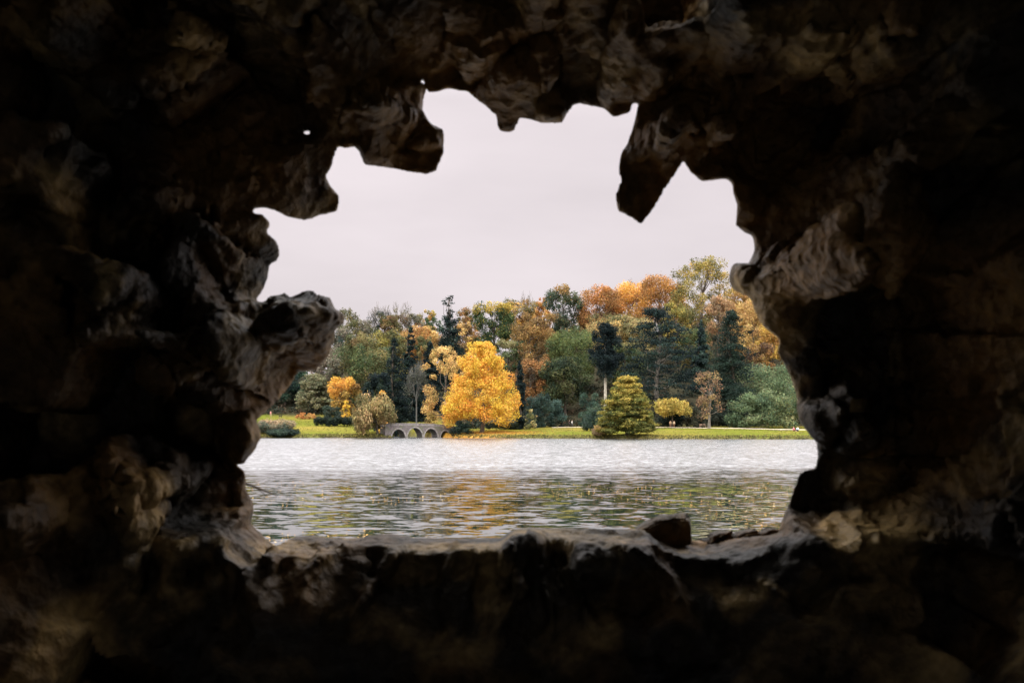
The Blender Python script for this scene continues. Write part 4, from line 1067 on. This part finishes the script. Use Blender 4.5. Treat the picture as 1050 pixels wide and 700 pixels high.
    polys = [('hanging_rock', [(352,148),(372,112),(425,98),(470,128),(462,195),(360,185)], 'dark square block hanging from the top left of the opening'),
             ('hanging_rock', [(640,112),(668,118),(706,150),(695,200),(662,245),(622,225),(625,150)], 'long pointed block hanging from the top right of the opening'),
             ('hanging_rock', [(262,150),(300,128),(340,160),(362,205),(345,235),(255,226)], 'drooping block at the upper left corner of the opening'),
             ('jutting_rock', [(240,322),(262,305),(300,285),(365,295),(365,345),(330,390),(290,420),(262,415)], 'big angular block jutting in from the left'),
             ('jutting_rock', [(738,262),(850,262),(850,312),(778,330),(738,310)], 'flat-topped ledge jutting in from the right')]
    for i, (n, pl, lb) in enumerate(polys): part[inpoly(UV, pl)] = i+1
    part[(UV[:, 1] > 533) & (UV[:, 0] > 170) & (UV[:, 0] < 930) & (dq < .075) & (part == 0)] = 6
    root = empty('rock_grotto', (0, 2.5, 1.4))
    tag(root, 'dark rough rock grotto wall whose jagged opening frames the lake', 'grotto')
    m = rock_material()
    V[:, 2] += CAMZ
    off = np.array([0, 2.5, 1.4])
    def sub(name, sel, label=None):
        q = Q4[sel]; u, inv = np.unique(q, return_inverse=True)
        o = mesh_np(name, V[u]-off, inv.reshape(q.shape), mat=m, smooth=True, parent=root)
        if label: o['label'] = label
    sub('rock_wall', part == 0)
    for i, (n, pl, lb) in enumerate(polys): sub(n, part == i+1, lb)
    sub('window_sill', part == 6, 'worn pale stone sill along the bottom of the opening')
    # the chamber behind the viewer: rough shell with a hole where the window wall sits
    n = 40; Vc, Qc = [], []
    def sheet(o, u, v, nu, nv, hole=None):
        b = len(Vc); o, u, v = map(np.array, (o, u, v))
        for i in range(nu+1):
            for j in range(nv+1): Vc.append(o + u*i/nu + v*j/nv)
        for i in range(nu):
            for j in range(nv):
                c = o + u*(i+.5)/nu + v*(j+.5)/nv
                if hole and hole(c): continue
                a = b+i*(nv+1)+j; Qc.append((a, a+nv+1, a+nv+2, a+1))
    x0, x1, y0, y1, z0, z1 = -3., 3., -3.6, 2.5, -1.65, 2.2
    sheet((x0, y1, z0), (x1-x0, 0, 0), (0, 0, z1-z0), 60, 40, lambda c: abs(c[0]) < 1.45 and -.72 < c[2] < 1.35)
    sheet((x0, y0, z0), (x1-x0, 0, 0), (0, 0, z1-z0), 30, 20, lambda c: -1.3 < c[0] < -.2 and c[2] < .5)  # unseen opening in the back wall, added to let fill light in
    sheet((x0, y0, z0), (0, y1-y0, 0), (0, 0, z1-z0), 40, 20); sheet((x1, y0, z0), (0, y1-y0, 0), (0, 0, z1-z0), 40, 20)
    sheet((x0, y0, z0), (x1-x0, 0, 0), (0, y1-y0, 0), 30, 40); sheet((x0, y0, z1), (x1-x0, 0, 0), (0, y1-y0, 0), 30, 40)
    Vc = np.array(Vc)
    cen = np.array([0, -1.5, .2]); dirn = Vc-cen
    Vc = Vc - dirn*(.22*(fbm(Vc*1.1, 4)-.35))[:, None]*np.where(Vc[:, 1:2] > 2.2, .12, 1)
    Vc[:, 2] += CAMZ
    mesh_np('rock_chamber', Vc-off, Qc, mat=simple('low_bounce_rock', (.05, .052, .055), .8, .2, .5, 2, .03), smooth=True, parent=root)  # chamber rock darkened in colour to keep bounce light low
    return root

def rock_material():
    m, nt, b = mat('grotto_rock'); N = nt.nodes.new; L = nt.links.new
    tc = N('ShaderNodeTexCoord')
    n1 = N('ShaderNodeTexNoise'); n1.inputs['Scale'].default_value = 3.2; n1.inputs['Detail'].default_value = 7; n1.inputs['Distortion'].default_value = .8
    n2 = N('ShaderNodeTexNoise'); n2.inputs['Scale'].default_value = 26; n2.inputs['Detail'].default_value = 8
    n3 = N('ShaderNodeTexNoise'); n3.inputs['Scale'].default_value = 1.3; n3.inputs['Detail'].default_value = 3
    for n in (n1, n2, n3): L(tc.outputs['Object'], n.inputs['Vector'])
    r = N('ShaderNodeValToRGB'); e = r.color_ramp.elements
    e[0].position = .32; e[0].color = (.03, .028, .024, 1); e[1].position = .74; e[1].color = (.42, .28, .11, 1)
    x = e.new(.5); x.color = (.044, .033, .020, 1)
    L(n1.outputs['Fac'], r.inputs['Fac'])
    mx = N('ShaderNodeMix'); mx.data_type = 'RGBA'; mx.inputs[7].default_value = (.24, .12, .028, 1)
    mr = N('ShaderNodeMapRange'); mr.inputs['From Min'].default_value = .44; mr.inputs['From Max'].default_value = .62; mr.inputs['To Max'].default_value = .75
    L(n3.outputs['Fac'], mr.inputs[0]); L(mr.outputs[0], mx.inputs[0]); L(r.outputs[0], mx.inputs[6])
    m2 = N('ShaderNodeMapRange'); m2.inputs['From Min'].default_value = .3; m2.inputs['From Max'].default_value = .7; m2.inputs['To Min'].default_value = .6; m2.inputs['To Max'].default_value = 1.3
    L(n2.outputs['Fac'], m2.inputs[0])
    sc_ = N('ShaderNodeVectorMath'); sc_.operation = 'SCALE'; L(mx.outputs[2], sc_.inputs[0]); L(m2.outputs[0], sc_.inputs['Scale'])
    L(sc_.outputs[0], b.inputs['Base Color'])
    bp = N('ShaderNodeBump'); bp.inputs['Distance'].default_value = .012; bp.inputs['Strength'].default_value = .8
    vo = N('ShaderNodeTexVoronoi'); vo.inputs['Scale'].default_value = 24; vo.inputs['Randomness'].default_value = 1
    L(tc.outputs['Object'], vo.inputs['Vector'])
    n4 = N('ShaderNodeTexNoise'); n4.inputs['Scale'].default_value = 75; n4.inputs['Detail'].default_value = 6; L(tc.outputs['Object'], n4.inputs['Vector'])
    b0 = N('ShaderNodeBump'); b0.inputs['Distance'].default_value = .016; b0.inputs['Strength'].default_value = .8
    L(vo.outputs['Distance'], b0.inputs['Height'])
    b1 = N('ShaderNodeBump'); b1.inputs['Distance'].default_value = .007; b1.inputs['Strength'].default_value = .9
    L(n4.outputs['Fac'], b1.inputs['Height']); L(b0.outputs['Normal'], b1.inputs['Normal'])
    L(n2.outputs['Fac'], bp.inputs['Height']); L(b1.outputs['Normal'], bp.inputs['Normal']); L(bp.outputs['Normal'], b.inputs['Normal'])
    b.inputs['Roughness'].default_value = .5; b.inputs['Specular IOR Level'].default_value = .14
    return m
ROOT = grotto()

def angular_stone(name, cx, Y, topy, boty, w, dep, label, seed, cat='stone', prof=None, group=None):
    """irregular block: subdivided convex lump, plane-cut facets; stands on the sill"""
    import bmesh
    rng = np.random.RandomState(seed)
    bm = bmesh.new()
    zt, zb = PZ(topy, Y), PZ(boty, Y); wm = w/F*Y; hh = zt-zb
    pts = prof or [(-.5, 0), (-.5, .45), (-.2, .85), (.3, 1), (.5, .92), (.5, 0)]
    vs = []
    for s, k in ((-.5, .9), (-.2, 1.0), (.25, .97), (.5, .8)):
        for (u, v) in pts:
            vs.append(bm.verts.new(((u*k+rng.uniform(-.03, .03))*wm, s*dep + rng.uniform(-.03, .03)*dep, (v*k + rng.uniform(-.03, .03)*(v > 0))*hh)))
    bmesh.ops.convex_hull(bm, input=vs)
    for v in [v for v in bm.verts if not v.link_faces]: bm.verts.remove(v)
    bmesh.ops.bevel(bm, geom=bm.edges[:], offset=.006, segments=2, affect='EDGES')
    bmesh.ops.triangulate(bm, faces=bm.faces[:])
    bmesh.ops.subdivide_edges(bm, edges=bm.edges[:], cuts=2, use_grid_fill=True)
    bm.normal_update()
    co = np.array([v.co[:] for v in bm.verts]); nn = np.array([v.normal[:] for v in bm.verts])
    d = (fbm(co*26+seed, 3)-.5)*.016
    for v, a, n in zip(bm.verts, d, nn): v.co += __import__('mathutils').Vector(n*a)
    me = bpy.data.meshes.new(name); bm.to_mesh(me); bm.free()
    me.materials.append(bpy.data.materials['grotto_rock'])
    me.polygons.foreach_set('use_smooth', [True]*len(me.polygons))
    o = link(bpy.data.objects.new(name, me)); o.location = (PX(cx, Y), Y, zb)
    return tag(o, label, cat, group)
angular_stone('loose_stone', 676, 3.16, 525.5, 557, 64, .14, 'dark wedge-shaped stone lying on the sill, largest of the loose stones', 1, prof=[(-.5, 0), (-.45, .4), (-.15, .82), (.25, .98), (.46, 1), (.5, .5), (.5, 0)])
angular_stone('loose_stone', 738, 3.16, 542.5, 558, 24, .09, 'small pale stone on the sill right of the dark wedge stone', 2, group='small stones on the sill')
angular_stone('loose_stone', 764, 3.17, 541.5, 557, 26, .09, 'middle small stone of the row on the right end of the sill', 3, group='small stones on the sill')
angular_stone('loose_stone', 786, 3.15, 540.5, 555, 20, .09, 'small stone on the sill nearest the right jamb', 4, group='small stones on the sill')

def twig():
    pts = [(236, 489, 3.1), (250, 495, 3.25), (262, 499, 3.4), (274, 504, 3.5), (284, 508, 3.6)]
    P = [(PX(a, y), y, PZ(b, y)) for a, b, y in pts]
    V, Q = tube(P, [.006, .005, .004, .003, .0015], 6)
    V2, Q2 = tube([P[2], (P[2][0]+.03, P[2][1]+.04, P[2][2]-.035)], [.003, .001], 5)
    V, Q = join([(V, Q), (V2, Q2)])
    tag(mesh_np('twig', V, Q, mat=BARK, smooth=True), 'thin bare twig poking out of the left rock over the water', 'twig')
twig()
print('grotto', time.time()-T0)

# ------------------------------------------------------------------ sky and sun
EL, AZ = R(44), R(236)                       # sun behind the viewer, to the left (azimuth clockwise from +Y)
w = bpy.data.worlds.new('World'); sc.world = w; w.use_nodes = True
nt = w.node_tree; N = nt.nodes.new; L = nt.links.new
bg = nt.nodes['Background']
sky = N('ShaderNodeTexSky'); sky.sky_type = 'NISHITA'; sky.sun_disc = False; sky.sun_elevation = EL; sky.sun_rotation = AZ; sky.dust_density = 4
tc = N('ShaderNodeTexCoord'); sp = N('ShaderNodeSeparateXYZ'); L(tc.outputs['Generated'], sp.inputs[0])
ramp = N('ShaderNodeValToRGB'); e = ramp.color_ramp.elements       # overcast dome: brighter overhead
e[0].position = 0.0; e[0].color = (.785, .712, .735, 1)
e[1].position = 1.0; e[1].color = (3.9, 3.9, 4.0, 1)
a = e.new(.31); a.color = (.86, .775, .80, 1)
a = e.new(.42); a.color = (1.7, 1.65, 1.68, 1)
a = e.new(.60); a.color = (2.9, 2.85, 2.9, 1)
L(sp.outputs['Z'], ramp.inputs['Fac'])
mp = N('ShaderNodeMapping'); mp.inputs['Scale'].default_value = (2, 2, 7); L(tc.outputs['Generated'], mp.inputs[0])
cn = N('ShaderNodeTexNoise'); cn.inputs['Scale'].default_value = 1.6; cn.inputs['Detail'].default_value = 5; L(mp.outputs[0], cn.inputs['Vector'])
mr = N('ShaderNodeMapRange'); mr.inputs['From Min'].default_value = .3; mr.inputs['From Max'].default_value = .7; mr.inputs['To Min'].default_value = .93; mr.inputs['To Max'].default_value = 1.09
L(cn.outputs['Fac'], mr.inputs[0])
cl = N('ShaderNodeVectorMath'); cl.operation = 'SCALE'; L(ramp.outputs[0], cl.inputs[0]); L(mr.outputs[0], cl.inputs['Scale'])
# sky brightened out of view, to both sides and behind, to light the rock
azm = N('ShaderNodeVectorMath'); azm.operation = 'MULTIPLY'; L(tc.outputs['Generated'], azm.inputs[0]); azm.inputs[1].default_value = (1, 1, 0)
azn = N('ShaderNodeVectorMath'); azn.operation = 'NORMALIZE'; L(azm.outputs[0], azn.inputs[0])
azs = N('ShaderNodeSeparateXYZ'); L(azn.outputs[0], azs.inputs[0])
side = N('ShaderNodeMapRange'); side.interpolation_type = 'SMOOTHSTEP'; side.inputs['From Min'].default_value = .90; side.inputs['From Max'].default_value = .66
side.inputs['To Min'].default_value = 1.0; side.inputs['To Max'].default_value = 2.3
L(azs.outputs['Y'], side.inputs['Value'])
cl2 = N('ShaderNodeVectorMath'); cl2.operation = 'SCALE'; L(cl.outputs[0], cl2.inputs[0]); L(side.outputs[0], cl2.inputs['Scale']); cl = cl2
up = N('ShaderNodeVectorMath'); up.operation = 'SCALE'; L(cl.outputs[0], up.inputs[0]); up.inputs['Scale'].default_value = 10.0   # background strength is .1
mix = N('ShaderNodeMix'); mix.data_type = 'RGBA'; mix.inputs[0].default_value = .94; L(sky.outputs[0], mix.inputs[6]); L(up.outputs[0], mix.inputs[7])
L(mix.outputs[2], bg.inputs['Color']); bg.inputs['Strength'].default_value = .1

sl = bpy.data.lights.new('sun', 'SUN'); sl.energy = 1.5; sl.angle = R(14); sl.color = (1, .94, .84)
so = bpy.data.objects.new('sun', sl); COL.objects.link(so)
so.rotation_euler = (R(90)-EL, 0, -AZ + math.pi)
so.location = (0, 0, 80)

vs = sc.view_settings; vs.view_transform = 'Standard'; vs.look = 'None'; vs.gamma = 1; vs.exposure = 0; vs.use_curve_mapping = False
cy = sc.cycles
cy.use_denoising = True; cy.max_bounces = 8; cy.diffuse_bounces = 4; cy.sample_clamp_indirect = 4
cy.caustics_reflective = False; cy.caustics_refractive = False
print('done', time.time()-T0)
